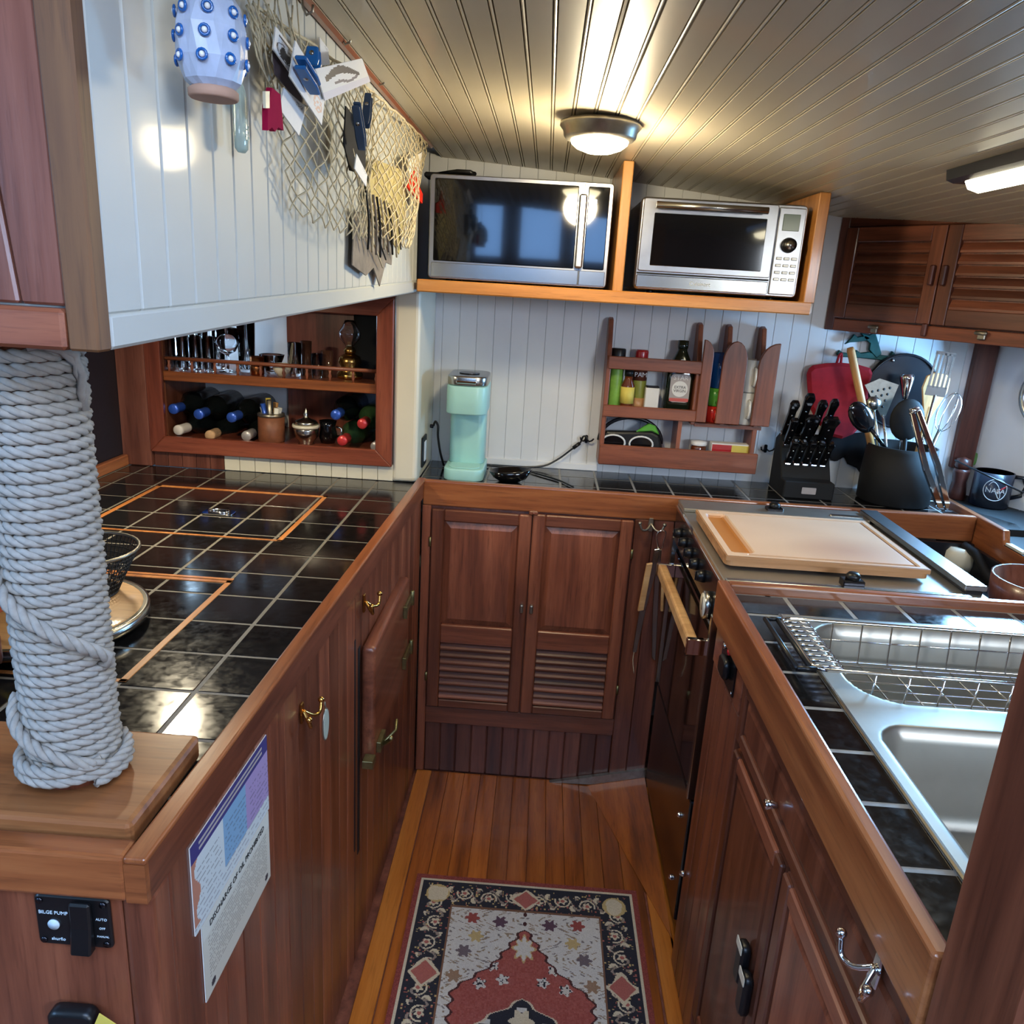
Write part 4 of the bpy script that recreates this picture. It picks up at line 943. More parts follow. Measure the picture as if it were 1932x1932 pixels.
def lathe_thing(name, label, cat, x, y, z, parts, group=None):
    t = thing(name, label, cat, (x, y, z), group=group)
    for nm, prof, mat, seg in parts: MB().lathe(prof, seg).build(nm, mat, t)
    return t
plain('lime', srgb(122, 170, 70), 0.4, var=0.25, vscale=30); plain('olive_can', srgb(122, 128, 56), 0.35, var=0.12); plain('red_gloss', srgb(176, 36, 40), 0.25, coat=0.3, var=0.05)
plain('yellow_label', srgb(216, 196, 90), 0.6, var=0.05); plain('amber', srgb(96, 44, 20), 0.15, coat=0.4, var=0.1); plain('paper_white', srgb(224, 224, 222), 0.7, var=0.03)
plain('plastic_white', srgb(228, 230, 232), 0.3, var=0.02); plain('label_grey', srgb(168, 160, 158), 0.5, var=0.05); plain('label_pink', srgb(198, 92, 84), 0.5, var=0.05)
plain('blue_plastic', srgb(20, 74, 140), 0.15, coat=0.3, var=0.05); plain('green_plastic', srgb(92, 170, 64), 0.25, coat=0.3, var=0.05); plain('red_plastic', srgb(212, 44, 34), 0.2, coat=0.3, var=0.05)
plain('mint', srgb(160, 208, 200), 0.4, coat=0.1, var=0.02); plain('ceramic_white', srgb(222, 222, 216), 0.2, coat=0.4, var=0.03)
S = 0.9
def px_x(px, py): return PY(px, py, YM).x
t = lathe_thing('seasoning_can', 'tall green seasoning tube with black cap in the wall rack', 'can', px_x(1161, 730), YM, SZ, [
    ('can_body', [(0.020, 0), (0.021, 0.003), (0.021, 0.150), (0.020, 0.152)], 'lime', 18), ('cap', [(0.022, 0.1522), (0.0225, 0.154), (0.0225, 0.188), (0.020, 0.191), (0.0, 0.191)], 'black_plastic', 18)])
t = lathe_thing('extract_bottle', 'little brown bottle with yellow label in front of the green tube', 'bottle', px_x(1183, 730), YM-0.024, SZ, [
    ('glass_body', [(0.0195, 0), (0.021, 0.004), (0.021, 0.085), (0.012, 0.104), (0.012, 0.112)], 'amber', 16), ('cap', [(0.0135, 0.1122), (0.0135, 0.130), (0.0, 0.131)], 'black_plastic', 16),
    ('label', [(0.0214, 0.030), (0.0214, 0.080)], 'yellow_label', 16)])
t = lathe_thing('spray_can', 'olive green cooking spray can with red cap in the wall rack', 'can', px_x(1206, 730), YM+0.012, SZ, [
    ('can_body', [(0.021, 0), (0.022, 0.003), (0.022, 0.140), (0.018, 0.150)], 'olive_can', 18), ('cap', [(0.0195, 0.1502), (0.020, 0.152), (0.020, 0.184), (0.018, 0.190), (0.0, 0.190)], 'red_gloss', 18),
    ('dark_band', [(0.0223, 0.098), (0.0223, 0.138)], 'dark_plum_wood', 18), ('nut_band', [(0.0223, 0.005), (0.0223, 0.045)], 'maple_worn', 18)])
text_mb('PAM', 0.020, 0.0003, Matrix.Translation((0, -0.0228, 0.116)) @ Matrix.Rotation(PI/2, 4, 'X')).build('lettering', 'paper_white', t)
t = thing('spice_box', 'small white shaker box beside the oil bottle in the rack', 'box', (px_x(1228, 750), YM-0.012, SZ))
B(-0.021, 0.021, -0.014, 0.014, 0, 0.080).build('box_body', 'paper_white', t, bevel=0.002)
B(-0.019, 0.019, -0.012, 0.012, 0.0802, 0.086).build('lid', 'dark_panel', t, bevel=0.002)
x = px_x(1281, 720)
t = thing('oil_bottle', 'big dark green olive oil bottle with grey label in the wall rack', 'bottle', (x, YM, SZ), world=False)
def sqsec(w, d, r, z): return [(a, b, z) for a, b in rrect(w, d, r, 4)]
secs = [(0.076, 0.052, 0.014, 0.0), (0.082, 0.056, 0.016, 0.004), (0.082, 0.056, 0.016, 0.128), (0.074, 0.052, 0.02, 0.146), (0.036, 0.034, 0.016, 0.188), (0.029, 0.029, 0.0143, 0.196), (0.029, 0.029, 0.0143, 0.203)]
m = MB(); n_ = 20; vs = []; fs = []
for s_ in secs: vs += sqsec(*s_)[:20] if len(sqsec(*s_)) >= 20 else []
n_ = len(sqsec(*secs[0])); vs = []
for s_ in secs: vs += sqsec(*s_)
for j in range(len(secs)-1):
    for i in range(n_): fs.append((j*n_+i, j*n_+(i+1) % n_, (j+1)*n_+(i+1) % n_, (j+1)*n_+i))
fs.append(tuple(range(n_))[::-1]); fs.append(tuple((len(secs)-1)*n_+i for i in range(n_)))
plain('oil_glass', srgb(22, 30, 20), 0.1, coat=0.4, var=0.05)
m.add(vs, fs, True).build('glass_body', 'oil_glass', t)
MB().lathe([(0.0155, 0.2032), (0.016, 0.205), (0.016, 0.226), (0.0, 0.227)], 16).build('cap', 'oil_glass', t)
L0 = lambda zz, d=-0.0286: Matrix.Translation((0, d, zz)) @ Matrix.Rotation(PI/2, 4, 'X')
MB().prism(rrect(0.060, 0.085, 0.012, 4), 0, 0.0006, 'XY', mat=L0(0.085, -0.0282)).build('label', 'label_grey', t)
MB().prism(circ(0.024, 24), 0, 0.0006, 'XY', mat=L0(0.083, -0.0290)).build('label_disc', 'paper_white', t)
MB().prism(rrect(0.058, 0.010, 0.002, 2), 0, 0.0006, 'XY', mat=L0(0.050, -0.0290)).build('label_band', 'label_pink', t)
MB().prism(circ(0.010, 16), 0, 0.0006, 'XY', mat=Matrix.Translation((0.0, -0.0262, 0.162)) @ Matrix.Rotation(PI/2-0.25, 4, 'X')).build('neck_seal', 'paper_white', t)
text_mb('STAR', 0.019, 0.0003, L0(0.116, -0.0296)).build('lettering', 'paper_white', t)
text_mb('EXTRA', 0.0115, 0.0003, L0(0.088, -0.0300)).build('lettering', 'dark_panel', t)
text_mb('VIRGIN', 0.0115, 0.0003, L0(0.077, -0.0300)).build('lettering', 'dark_panel', t)
def cup(name, label, x, y, z, r, h, mat, handle=True, group=None):
    t = thing(name, label, 'cup', (x, y, z), group=group)
    MB().lathe([(r*0.82, 0), (r*0.88, 0.003), (r, h*0.5), (r, h), (r-0.003, h), (r-0.004, h*0.5), (r*0.78, 0.006), (0, 0.006)], 20).build('cup_body', mat, t)
    if handle: MB().tube([(0, -r+0.002, h*0.78), (0, -r-0.014, h*0.74), (0, -r-0.018, h*0.48), (0, -r-0.012, h*0.26), (0, -r+0.002, h*0.24)], 0.0045, 8).build('handle', mat, t)
    return t
cxs = (PY(1343, 720, 2.43).x+PY(1366, 720, 2.43).x)/2; z_ = zs0-0.0036
cup('measuring_cup', 'red stacked cup at the bottom of the first rack slot', cxs-0.002, 2.437, z_, 0.024, 0.050, 'red_plastic')
cup('measuring_cup', 'green stacked cup between the red and blue cups', cxs, 2.437, z_+0.0502, 0.025, 0.055, 'green_plastic')
cup('tumbler', 'blue tumbler on top of the coloured cups in the rack', cxs+0.003, 2.437, z_+0.1054, 0.028, 0.105, 'blue_plastic', False)
cxs = (PY(1402, 720, 2.43).x+PY(1430, 720, 2.43).x)/2
cup('coffee_mug', 'lower white mug in the last rack slot', cxs-0.002, 2.437, z_, 0.033, 0.098, 'ceramic_white')
cup('coffee_mug', 'upper white mug in the last rack slot', cxs+0.003, 2.437, z_+0.0984, 0.033, 0.098, 'ceramic_white')
# dive mask in the bin
t = thing('dive_mask', 'black and green dive mask in the lower bin of the rack', 'mask', ((PY(1190, 830, 2.43).x), 2.43, BZ))
m = MB(); m.tube([(0.098*math.cos(a)*-1, 0.02-0.01*math.sin(a), 0.030+0.078*math.sin(a)) for a in [PI*k/20 for k in range(21)]], 0.006, 8); m.build('strap', 'dark_panel', t)
MB().prism([(-0.100, 0.0), (0.104, 0.0), (0.086, 0.062), (0.060, 0.072), (-0.078, 0.066), (-0.094, 0.045)], -0.022, 0.008, 'XZ').build('skirt', 'black_plastic', t, bevel=0.008, seg=2)
MB().prism([(0.010, 0.068), (0.060, 0.074), (0.084, 0.064), (0.070, 0.090), (0.050, 0.098)], -0.020, -0.004, 'XZ').build('green_trim', 'green_plastic', t, bevel=0.003)
for cx_ in (-0.056, 0.030):
    m = MB(); m.tube([(cx_+0.036*math.cos(a), -0.024, 0.032+0.024*math.sin(a)) for a in [2*PI*k/20 for k in range(20)]], 0.003, 6, True); m.build('lens_rim', 'paper_white', t)
    MB().prism([(cx_+0.034*math.cos(a), 0.032+0.022*math.sin(a)) for a in [2*PI*k/20 for k in range(20)]], -0.0235, -0.022, 'XZ').build('lens', 'black_gloss', t)
t = lathe_thing('spice_jar', 'short glass jar with white lid in the rack bin', 'jar', PY(1318, 840, 2.44).x, 2.44, BZ, [
    ('glass_body', [(0.022, 0), (0.024, 0.004), (0.024, 0.030), (0.021, 0.036)], 'amber', 18), ('lid', [(0.0245, 0.0362), (0.025, 0.038), (0.025, 0.048), (0.0, 0.050)], 'plastic_white', 18)])
t = thing('tea_box', 'flat red and yellow carton in the rack bin', 'box', (PY(1378, 842, 2.43).x, 2.43, BZ))
B(-0.062, 0.062, -0.018, 0.018, 0, 0.050).build('carton', 'paper_white', t, bevel=0.001)
B(-0.060, 0.0, -0.0186, -0.018, 0.004, 0.046).build('red_print', 'red_gloss', t)
B(0.0, 0.060, -0.0186, -0.018, 0.004, 0.046).build('yellow_print', 'yellow_label', t)

# ---- single-serve coffee maker
t = thing('coffee_maker', 'slim mint green coffee maker with silver lid on the forward counter', 'coffee maker', (-0.212, 2.33, TZ+0.0003))
def slab(w, d, r, z0, z1, name, mat, par, dy=0.0, bev=0.004): return MB().prism(rrect(w, d, r, 6, 0, dy), z0, z1, 'XY', True).build(name, mat, par, bevel=bev, seg=2)
slab(0.118, 0.200, 0.034, 0.0, 0.036, 'base', 'mint', t)
slab(0.106, 0.100, 0.022, 0.036, 0.205, 'column', 'mint', t, 0.035)
slab(0.118, 0.190, 0.036, 0.196, 0.278, 'head', 'mint', t, 0.0)
slab(0.116, 0.184, 0.036, 0.2782, 0.306, 'lid', 'steel', t, 0.0)
slab(0.060, 0.060, 0.028, 0.3062, 0.309, 'lid_ring', 'dark_steel', t, -0.01, 0.001)
B(-0.030, 0.030, -0.104, -0.090, 0.286, 0.294).build('lid_pull', 'chrome', t, bevel=0.003)
slab(0.092, 0.080, 0.026, 0.0362, 0.039, 'drip_tray', 'mint', t, -0.045, 0.001)
# ---- black spoon-rest bowl, its cable, hooks and outlet
q = PY(958, 905, 2.26)
t = thing('black_dish', 'small glossy black boat-shaped dish on the forward counter', 'dish', (q.x, 2.27, TZ+0.0003))
m = MB(); prof = [(0.42, 0.0), (0.75, 0.012), (1.0, 0.036), (0.96, 0.036), (0.70, 0.014), (0.0, 0.006)]; seg = 24; vs = []; fs = []
for r_, z_ in prof:
    for i in range(seg):
        a = 2*PI*i/seg; vs.append((0.066*r_*math.cos(a)*(1+0.10*math.cos(a)), 0.040*r_*math.sin(a), z_+(0.006*math.cos(a) if r_ > 0.9 else 0)))
for j in range(len(prof)-1):
    for i in range(seg): fs.append((j*seg+i, j*seg+(i+1) % seg, (j+1)*seg+(i+1) % seg, (j+1)*seg+i))
fs.append(tuple(range(seg))[::-1])
m.add(vs, fs, True).build('dish_body', 'black_gloss', t)
def wall_hook(px, py, label, y=YW, s=1.0, mat='dark_steel', d=-1):
    p = ony(px, py, y); t = thing('wall_hook', label, 'hook', (p.x, y-0.0005, p.z), world=False)
    MB().prism(rrect(0.010*s, 0.026*s, 0.004*s, 3), 0, 0.003, 'XY', mat=Matrix.Rotation(PI/2, 4, 'X')).build('plate', mat, t)
    MB().tube([(0, -0.003, 0.002), (-0.010*s, -0.012, -0.006), (-0.018*s, -0.020, 0.000), (-0.020*s, -0.022, 0.008)], 0.0026, 7).build('prong', mat, t)
    MB().tube([(0, -0.003, 0.0), (0.010*s, -0.012, -0.006), (0.018*s, -0.020, 0.000), (0.022*s, -0.022, 0.006)], 0.0026, 7).build('prong', mat, t)
wall_hook(1106, 828, 'small dark double hook on the white wall left of the rack')
wall_hook(1444, 846, 'small dark double hook on the white wall right of the rack')
p = [PY(905, 878, 2.44), PY(960, 882, 2.44), PY(1020, 880, 2.455), PY(1050, 868, 2.466), PY(1078, 848, 2.470), PY(1094, 836, 2.472), PY(1100, 824, 2.468), PY(1106, 824, 2.464), PY(1108, 830, 2.463)]
p[0].z = TZ+0.006; p[1].z = TZ+0.005
t = thing('power_cord', 'black cord curving from the counter up to a wall hook', 'cord', (p[0].x, 2.45, TZ), world=True)
def smooth(pts, n=6):
    P = [Vector(a) for a in pts]; out = []
    for i in range(len(P)-1):
        p0, p1, p2, p3 = P[max(i-1, 0)], P[i], P[i+1], P[min(i+2, len(P)-1)]
        for k in range(n):
            u_ = k/n; out.append(0.5*((2*p1)+(p2-p0)*u_+(2*p0-5*p1+4*p2-p3)*u_**2+(3*p1-p0-3*p2+p3)*u_**3))
    return out+[P[-1]]
MB().tube(smooth(p), 0.0030, 7).build('cable', 'black_plastic', t)
MB().tube([p[4]+(p[5]-p[4])*0.2, p[5]], 0.0062, 8).build('strain_relief', 'black_plastic', t)
p2 = [Vector((p[1].x+0.04, 2.43, TZ+0.004)), Vector((p[1].x+0.11, 2.36, TZ+0.004)), Vector((p[1].x+0.16, 2.31, TZ+0.004)), Vector((p[1].x+0.20, 2.24, TZ+0.004))]
MB().tube(smooth(p2), 0.0028, 7).build('cable', 'black_plastic', t)
p = [Vector((-0.325, 2.40, 1.06)), Vector((-0.318, 2.39, 1.075)), Vector((-0.309, 2.385, 1.062)), Vector((-0.308, 2.385, 1.03)), Vector((-0.300, 2.39, 0.98)), Vector((-0.29, 2.41, 0.9335))]
t = thing('plug_cord', 'black looped cord hanging beside the coffee maker', 'cord', (-0.31, 2.39, TZ), world=True)
MB().tube(smooth(p), 0.0036, 7).build('cable', 'black_plastic', t)
MB().tube([(-0.335, 2.40, 1.058), (-0.325, 2.40, 1.058)], 0.006, 8).build('hook', 'dark_steel', t)
p = onx(797, 852, -0.3385)
t = thing('wall_outlet', 'black power outlet plate on the short return wall by the coffee maker', 'outlet', (-0.3395, 2.29, p.z), world=False)
B(0, 0.006, -0.036, 0.036, -0.045, 0.045).build('plate', 'black_plastic', t, bevel=0.002)
B(0.006, 0.008, -0.016, 0.016, -0.030, 0.030).build('socket', 'plastic_white', t, bevel=0.001)

# ---- knife block
t = thing('knife_block', 'black slanted knife block full of black-handled knives', 'knife block', (0.815, 2.38, TZ+0.0003))
MB().prism([(-0.085, 0.0), (0.070, 0.0), (0.070, 0.155), (0.035, 0.178), (-0.045, 0.052), (-0.085, 0.052)], -0.074, 0.074, 'YZ').build('block', 'black_matte', t, bevel=0.003)
MB().prism(rrect(0.042, 0.020, 0.002, 2), 0, 0.001, 'XY', mat=Matrix.Translation((0.0, -0.0852, 0.026)) @ Matrix.Rotation(PI/2, 4, 'X')).build('maker_plate', 'label_grey', t)
kd = Vector((0, -0.53, 0.85)).normalized()
def knife(px, base, L_, w_, label, cap=True, r=0.0):
    o = Vector((0.815, 2.38, TZ)); xx = px
    k = thing('kitchen_knife', label, 'knife', mat=frame_mat(o+Vector((xx, base[0], base[1])), (1, 0, 0), kd))
    MB().prism([(-w_*0.42, 0.0), (w_*0.42, 0.0), (w_*0.5, L_*0.35), (w_*0.44, L_*0.7), (w_*0.60, L_*0.9), (w_*0.38, L_), (-w_*0.38, L_), (-w_*0.55, L_*0.9), (-w_*0.42, L_*0.6)], -0.009, 0.009, 'XZ').build('handle', 'black_gloss', k, bevel=0.004, seg=2)
    B(-w_*0.45, w_*0.45, -0.0085, 0.0085, -0.012, 0.0).build('bolster', 'chrome', k, bevel=0.002)
    for q_ in (0.3, 0.6): MB().tube([(0, -0.0096, L_*q_), (0, -0.0090, L_*q_)], 0.003, 8).build('rivet', 'chrome', k)
top = (0.030, 0.180); mid_ = (0.008, 0.150); lo_ = (-0.024, 0.098)
knife(-0.062, top, 0.120, 0.024, 'leftmost long knife in the top row of the knife block')
knife(-0.026, top, 0.150, 0.026, 'tallest knife in the top row of the knife block')
knife(0.018, top, 0.128, 0.024, 'third long knife in the top row of the knife block')
knife(0.050, top, 0.135, 0.022, 'sharpening steel at the right of the top row')
knife(-0.058, mid_, 0.096, 0.022, 'left middle-row knife in the block')
knife(-0.010, mid_, 0.112, 0.036, 'broad middle-row knife in the block')
knife(0.046, mid_, 0.110, 0.044, 'black kitchen scissors grip at the right of the block')
for i in range(5): knife(-0.056+0.026*i, lo_, 0.088, 0.020, ['leftmost', 'second from left', 'middle', 'second from right', 'rightmost'][i]+' steak knife in the front row of the knife block')
for o in [o for o in COL.objects if o.type == 'EMPTY' and 'steak knife in the front' in o.get('label', '')]: o['group'] = 'steak knives in the block'

# ---- utensil pot and its utensils
UX, UY = 1.085, 2.345
t = lathe_thing('utensil_pot', 'big black pot crammed with cooking utensils', 'pot', UX, UY, TZ+0.0003, [
    ('pot_body', [(0.094, 0.0), (0.102, 0.006), (0.103, 0.08), (0.098, 0.172), (0.092, 0.172), (0.094, 0.08), (0.088, 0.014), (0.0, 0.012)], 'black_matte', 36)])
def rod(px0, px1, y0, y1): return PY(px0[0], px0[1], y0), PY(px1[0], px1[1], y1)
def utensil(name, label, top_, bot, parts, xd=None):
    a, b = top_, bot; zd = (a-b); L_ = zd.length
    k = thing(name, label, 'utensil', mat=frame_mat(b, xd or (1, 0, 0), zd))
    # frame_mat keeps X exact; the tool leans along its local Z
    k.matrix_world = Matrix.Translation(b) @ frame_axes(zd, xd)
    parts(k, L_); return k
def frame_axes(zd, xd=None):
    z = Vector(zd).normalized(); x = Vector(xd or (1, 0, 0)); x = (x-z*x.dot(z)).normalized(); y = z.cross(x)
    return Matrix((x, y, z)).transposed().to_4x4()
fl_ = Vector((UX, UY, TZ+0.018))
utensil('wooden_dowel', 'round wooden dowel sticking out of the utensil pot', PY(1604, 656, 2.36), fl_+Vector((-0.03, 0.02, 0.01)), lambda k, L_: MB().tube([(0, 0, 0), (0, 0, L_*0.98), (0, 0, L_)], [0.0105, 0.0115, 0.009], 14).build('stick', 'spoon_wood', k))
def p_spoon(mat, rw, rl, hl):
    def f(k, L_):
        MB().tube([(0, 0, 0), (0, 0, L_-rl*1.6)], 0.006, 8).build('shank', mat, k)
        MB().sphere((0, 0, L_-rl), (rw, 0.012, rl), 18, 10).build('bowl', mat, k)
    return f
utensil('serving_spoon', 'large glossy black serving spoon leaning left out of the pot', PY(1606, 762, 2.27), PY(1690, 870, 2.33), p_spoon('black_gloss', 0.034, 0.058, 0), (0.75, 0.2, 0.5))
utensil('black_spatula', 'round black nylon turner in the middle of the pot', PY(1715, 752, 2.31), fl_+Vector((0.005, -0.03, 0.03)), p_spoon('black_matte', 0.050, 0.062, 0))
def p_skim(k, L_):
    sh_ = [(-0.006, L_-0.115), (0.006, L_-0.115), (0.052, L_-0.03), (0.0, L_), (-0.045, L_-0.01)]
    MB().prism(sh_, -0.0012, 0.0012, 'XZ').build('blade', 'pewter', k)
    for j in range(4):
        for i in range(j+1):
            MB().tube([((i-j/2)*0.017, -0.0018, L_-0.085+0.017*j), ((i-j/2)*0.017, -0.0013, L_-0.085+0.017*j)], 0.004, 8).build('hole', 'black_matte', k)
    MB().tube([(0, 0, 0), (0, 0, L_-0.11)], 0.004, 8).build('shank', 'steel', k)
utensil('slotted_skimmer', 'grey perforated skimmer in the utensil pot', PY(1660, 714, 2.38), fl_+Vector((0.0, 0.03, 0.02)), p_skim)
def p_ladle(k, L_):
    MB().tube([(0, 0, 0), (0, 0, L_-0.06)], 0.004, 8).build('shank', 'chrome', k)
    MB().lathe([(0.006, L_-0.075), (0.010, L_-0.06), (0.020, L_-0.015), (0.020, L_-0.006), (0.016, L_), (0.0, L_)], 16).build('cup', 'chrome', k)
utensil('steel_jigger', 'polished steel cup-ended tool in the utensil pot', PY(1712, 706, 2.40), fl_+Vector((0.02, 0.03, 0.02)), p_ladle)
def p_wspat(k, L_):
    MB().tube([(0, 0, 0), (0, 0, L_-0.10)], 0.006, 8).build('shank', 'spoon_wood', k)
    MB().prism([(-0.010, L_-0.135), (0.010, L_-0.135), (0.038, L_-0.05), (0.036, L_-0.010), (0.020, L_), (-0.014, L_), (-0.034, L_-0.014), (-0.038, L_-0.05)], -0.004, 0.004, 'XZ').build('blade', 'spoon_wood', k, bevel=0.002)
utensil('wooden_spatula', 'pale wooden spatula at the right of the utensil pot', PY(1772, 704, 2.40), fl_+Vector((0.05, 0.03, 0.02)), p_wspat)
def p_turner(k, L_):
    m = MB()
    for i in range(5): m.box(-0.028+0.0125*i, -0.022+0.0125*i, -0.001, 0.001, L_-0.105, L_-0.004)
    m.box(-0.029, 0.029, -0.001, 0.001, L_-0.128, L_-0.100).box(-0.029, 0.029, -0.001, 0.001, L_-0.010, L_)
    m.build('blade', 'steel', k); MB().tube([(0, 0, 0), (0, 0, L_-0.125)], 0.004, 8).build('shank', 'steel', k)
utensil('slotted_turner', 'tall steel slotted turner in front of the wooden spatula', PY(1786, 664, 2.36), fl_+Vector((0.045, 0.0, 0.02)), p_turner)
def p_scoop(k, L_):
    MB().tube([(0, 0, 0), (0, 0, L_-0.02)], 0.005, 8).build('shank', 'steel', k)
    MB().sphere((0, 0, L_-0.022), (0.024, 0.018, 0.022), 14, 8).build('scoop_bowl', 'steel', k)
utensil('ice_cream_scoop', 'small steel scoop behind the black spoon in the pot', PY(1645, 748, 2.37), fl_+Vector((-0.02, 0.03, 0.02)), p_scoop)
def p_whisk(k, L_):
    m = MB()
    for j in range(4):
        a0 = PI*j/4
        m.tube([(0.030*math.sin(b_)*math.cos(a0), 0.030*math.sin(b_)*math.sin(a0), L_-0.12+0.12*(1-math.cos(b_))/2*1.0) for b_ in [PI*i/14 for i in range(15)]], 0.0010, 5)
        m.tube([(-0.030*math.sin(b_)*math.cos(a0), -0.030*math.sin(b_)*math.sin(a0), L_-0.12+0.12*(1-math.cos(b_))/2) for b_ in [PI*i/14 for i in range(15)]], 0.0010, 5)
    m.build('wires', 'chrome', k); MB().tube([(0, 0, 0), (0, 0, L_-0.115)], 0.006, 8).build('grip', 'steel', k)
utensil('whisk', 'wire whisk at the far right of the utensil pot', PY(1806, 742, 2.40), fl_+Vector((0.06, 0.01, 0.03)), p_whisk)
# chrome tongs leaning on the outside of the pot
a, b = PY(1726, 776, 2.21), PY(1788, 938, 2.225); b.z = TZ+0.012
k = thing('kitchen_tongs', 'bright chrome tongs leaning against the right of the utensil pot', 'tongs', b)
k.matrix_world = Matrix.Translation(b) @ frame_axes(a-b); L_ = (a-b).length
for s_ in (-1, 1): MB().prism([(s_*0.002, L_), (s_*0.014, L_), (s_*0.024, L_*0.45), (s_*0.018, 0.02), (s_*0.008, 0.0), (s_*0.001, 0.0), (s_*0.008, L_*0.45)][::s_], -0.007, 0.007, 'XZ').build('arm', 'chrome', k, bevel=0.0015)
MB().tube([(-0.012, 0, L_+0.003), (0.012, 0, L_+0.003)], 0.009, 10).build('hinge', 'chrome', k)

# ---- things hung on the dolphin hook
dz = 2.478
plain('verdigris', srgb(20, 74, 72), 0.45, 0.4, var=0.25, vscale=60)
t = thing('dolphin_hook_rail', 'dark green cast-metal hook rail with leaping dolphins', 'hook rail', (PY(1635, 660, dz).x, YW, PY(1635, 672, dz).z), world=True)
def sil(pts, y0, y1, nm, mat, par, bev=0.002): return MB().prism(polyY(pts, y0)[::-1], y0, y1, 'XZ').build(nm, mat, par, bevel=bev)
sil([(1594, 650), (1606, 638), (1612, 630), (1618, 636), (1634, 633), (1644, 638), (1634, 643), (1620, 645), (1604, 646)], dz-0.006, dz+0.006, 'dolphin', 'verdigris', t)
sil([(1632, 640), (1624, 628), (1640, 632), (1652, 626), (1656, 640), (1664, 668), (1654, 676), (1640, 660), (1642, 648)], dz-0.006, dz+0.006, 'dolphin', 'verdigris', t)
sil([(1578, 668), (1584, 660), (1590, 665), (1612, 667), (1616, 660), (1624, 666), (1640, 664), (1652, 668), (1680, 672), (1684, 662), (1690, 668), (1686, 680), (1664, 680), (1630, 676), (1600, 674), (1586, 674)], dz-0.004, dz+0.009, 'rail', 'verdigris', t)
plain('red_cloth', srgb(170, 30, 44), 0.85, var=0.12, vscale=60); plain('black_cloth', srgb(18, 18, 22), 0.9, var=0.2, vscale=60)
t = thing('oven_mitt', 'red quilted oven mitt hanging from the dolphin hook', 'oven mitt', (PY(1585, 760, 2.46).x, 2.46, PY(1585, 828, 2.46).z), world=True)
sil([(1524, 700), (1536, 690), (1562, 686), (1590, 685), (1620, 688), (1644, 695), (1649, 706), (1642, 728), (1640, 745), (1642, 772), (1630, 802), (1612, 820), (1590, 829), (1570, 824), (1545, 800), (1530, 770), (1526, 735)], 2.446, 2.470, 'mitt_body', 'red_cloth', t, 0.010)
MB().tube(smooth([PY(1578, 688, 2.458), PY(1583, 672, 2.462), PY(1588, 668, 2.466), PY(1586, 688, 2.458)]), 0.004, 6).build('loop', 'red_cloth', t)
t = thing('oven_glove', 'black oven glove hanging low behind the knife block', 'oven mitt', (PY(1600, 860, 2.474).x, 2.474, PY(1600, 905, 2.474).z), world=True)
sil([(1556, 822), (1650, 815), (1652, 880), (1640, 908), (1628, 900), (1618, 884), (1600, 876), (1594, 862), (1578, 872), (1566, 868)], 2.471, 2.484, 'glove_body', 'black_cloth', t, 0.005)
t = thing('cast_iron_griddle', 'round black iron griddle hanging behind the utensils', 'griddle', (PY(1695, 732, 2.466).x, 2.466, PY(1695, 790, 2.466).z), world=True)
c0 = PY(1698, 738, 2.466)
MB().prism([(c0.x+0.112*math.cos(a), c0.z+0.115*math.sin(a)) for a in [2*PI*i/36 for i in range(36)]], 2.460, 2.476, 'XZ').build('disc', 'dark_panel', t, bevel=0.004)
m = MB(); m.tube([(c0.x+0.108*math.cos(a), 2.458, c0.z+0.111*math.sin(a)) for a in [2*PI*i/36 for i in range(36)]], 0.004, 6, True); m.build('rim', 'dark_panel', t)
MB().sphere((PY(1685, 680, 2.455).x, 2.457, PY(1685, 680, 2.455).z), 0.005, 8, 6).build('rivet', 'chrome', t)
# ---- pepper mill, emblem mug, leaf-painted glass panel on the ledge
t = lathe_thing('pepper_mill', 'dark wooden pepper mill in the corner behind the tongs', 'pepper mill', 1.318, 2.43, 0.9322, [
    ('mill_body', [(0.026, 0), (0.028, 0.004), (0.024, 0.03), (0.020, 0.055), (0.024, 0.085), (0.022, 0.095)], 'dark_plum_wood', 18), ('mill_head', [(0.018, 0.0952), (0.023, 0.105), (0.020, 0.125), (0.0, 0.132)], 'dark_plum_wood', 18)])
plain('mug_navy', srgb(28, 32, 42), 0.3, coat=0.2, var=0.05)
mx, my = 1.380, 2.362
t = thing('emblem_mug', 'dark mug with a round lettered emblem at the right edge', 'mug', (mx, my, 0.9322), math.radians(-18))
MB().lathe([(0.040, 0), (0.043, 0.004), (0.043, 0.086), (0.0405, 0.086)], 28).build('mug_body', 'mug_navy', t)
MB().lathe([(0.0405, 0.086), (0.040, 0.05), (0.036, 0.008), (0.0, 0.006)], 28).build('mug_lining', 'ceramic_white', t)
MB().tube([(0.041, 0, 0.078), (0.062, 0, 0.078), (0.072, 0, 0.058), (0.066, 0, 0.034), (0.041, 0, 0.024)], 0.005, 8).build('handle', 'mug_navy', t)
t.scale = (1.24, 1.24, 1.24)
def on_mug(mb, r=0.0434):      # bend flat artwork (x, y) round the mug, facing -Y local
    for p in mb.v:
        a = p.x/r; h_ = p.y; d = r+p.z; p.x, p.y, p.z = d*math.sin(a), -d*math.cos(a), h_
    return mb
m = MB(); m.tube([(0.026*math.cos(a), 0.048+0.026*math.sin(a), 0.0) for a in [2*PI*i/32 for i in range(32)]], 0.0010, 5, True); on_mug(m).build('emblem_ring', 'paper_white', t)
on_mug(text_mb('NASA', 0.017, 0.0003, Matrix.Translation((0, 0.046, 0)))).build('emblem_lettering', 'paper_white', t)
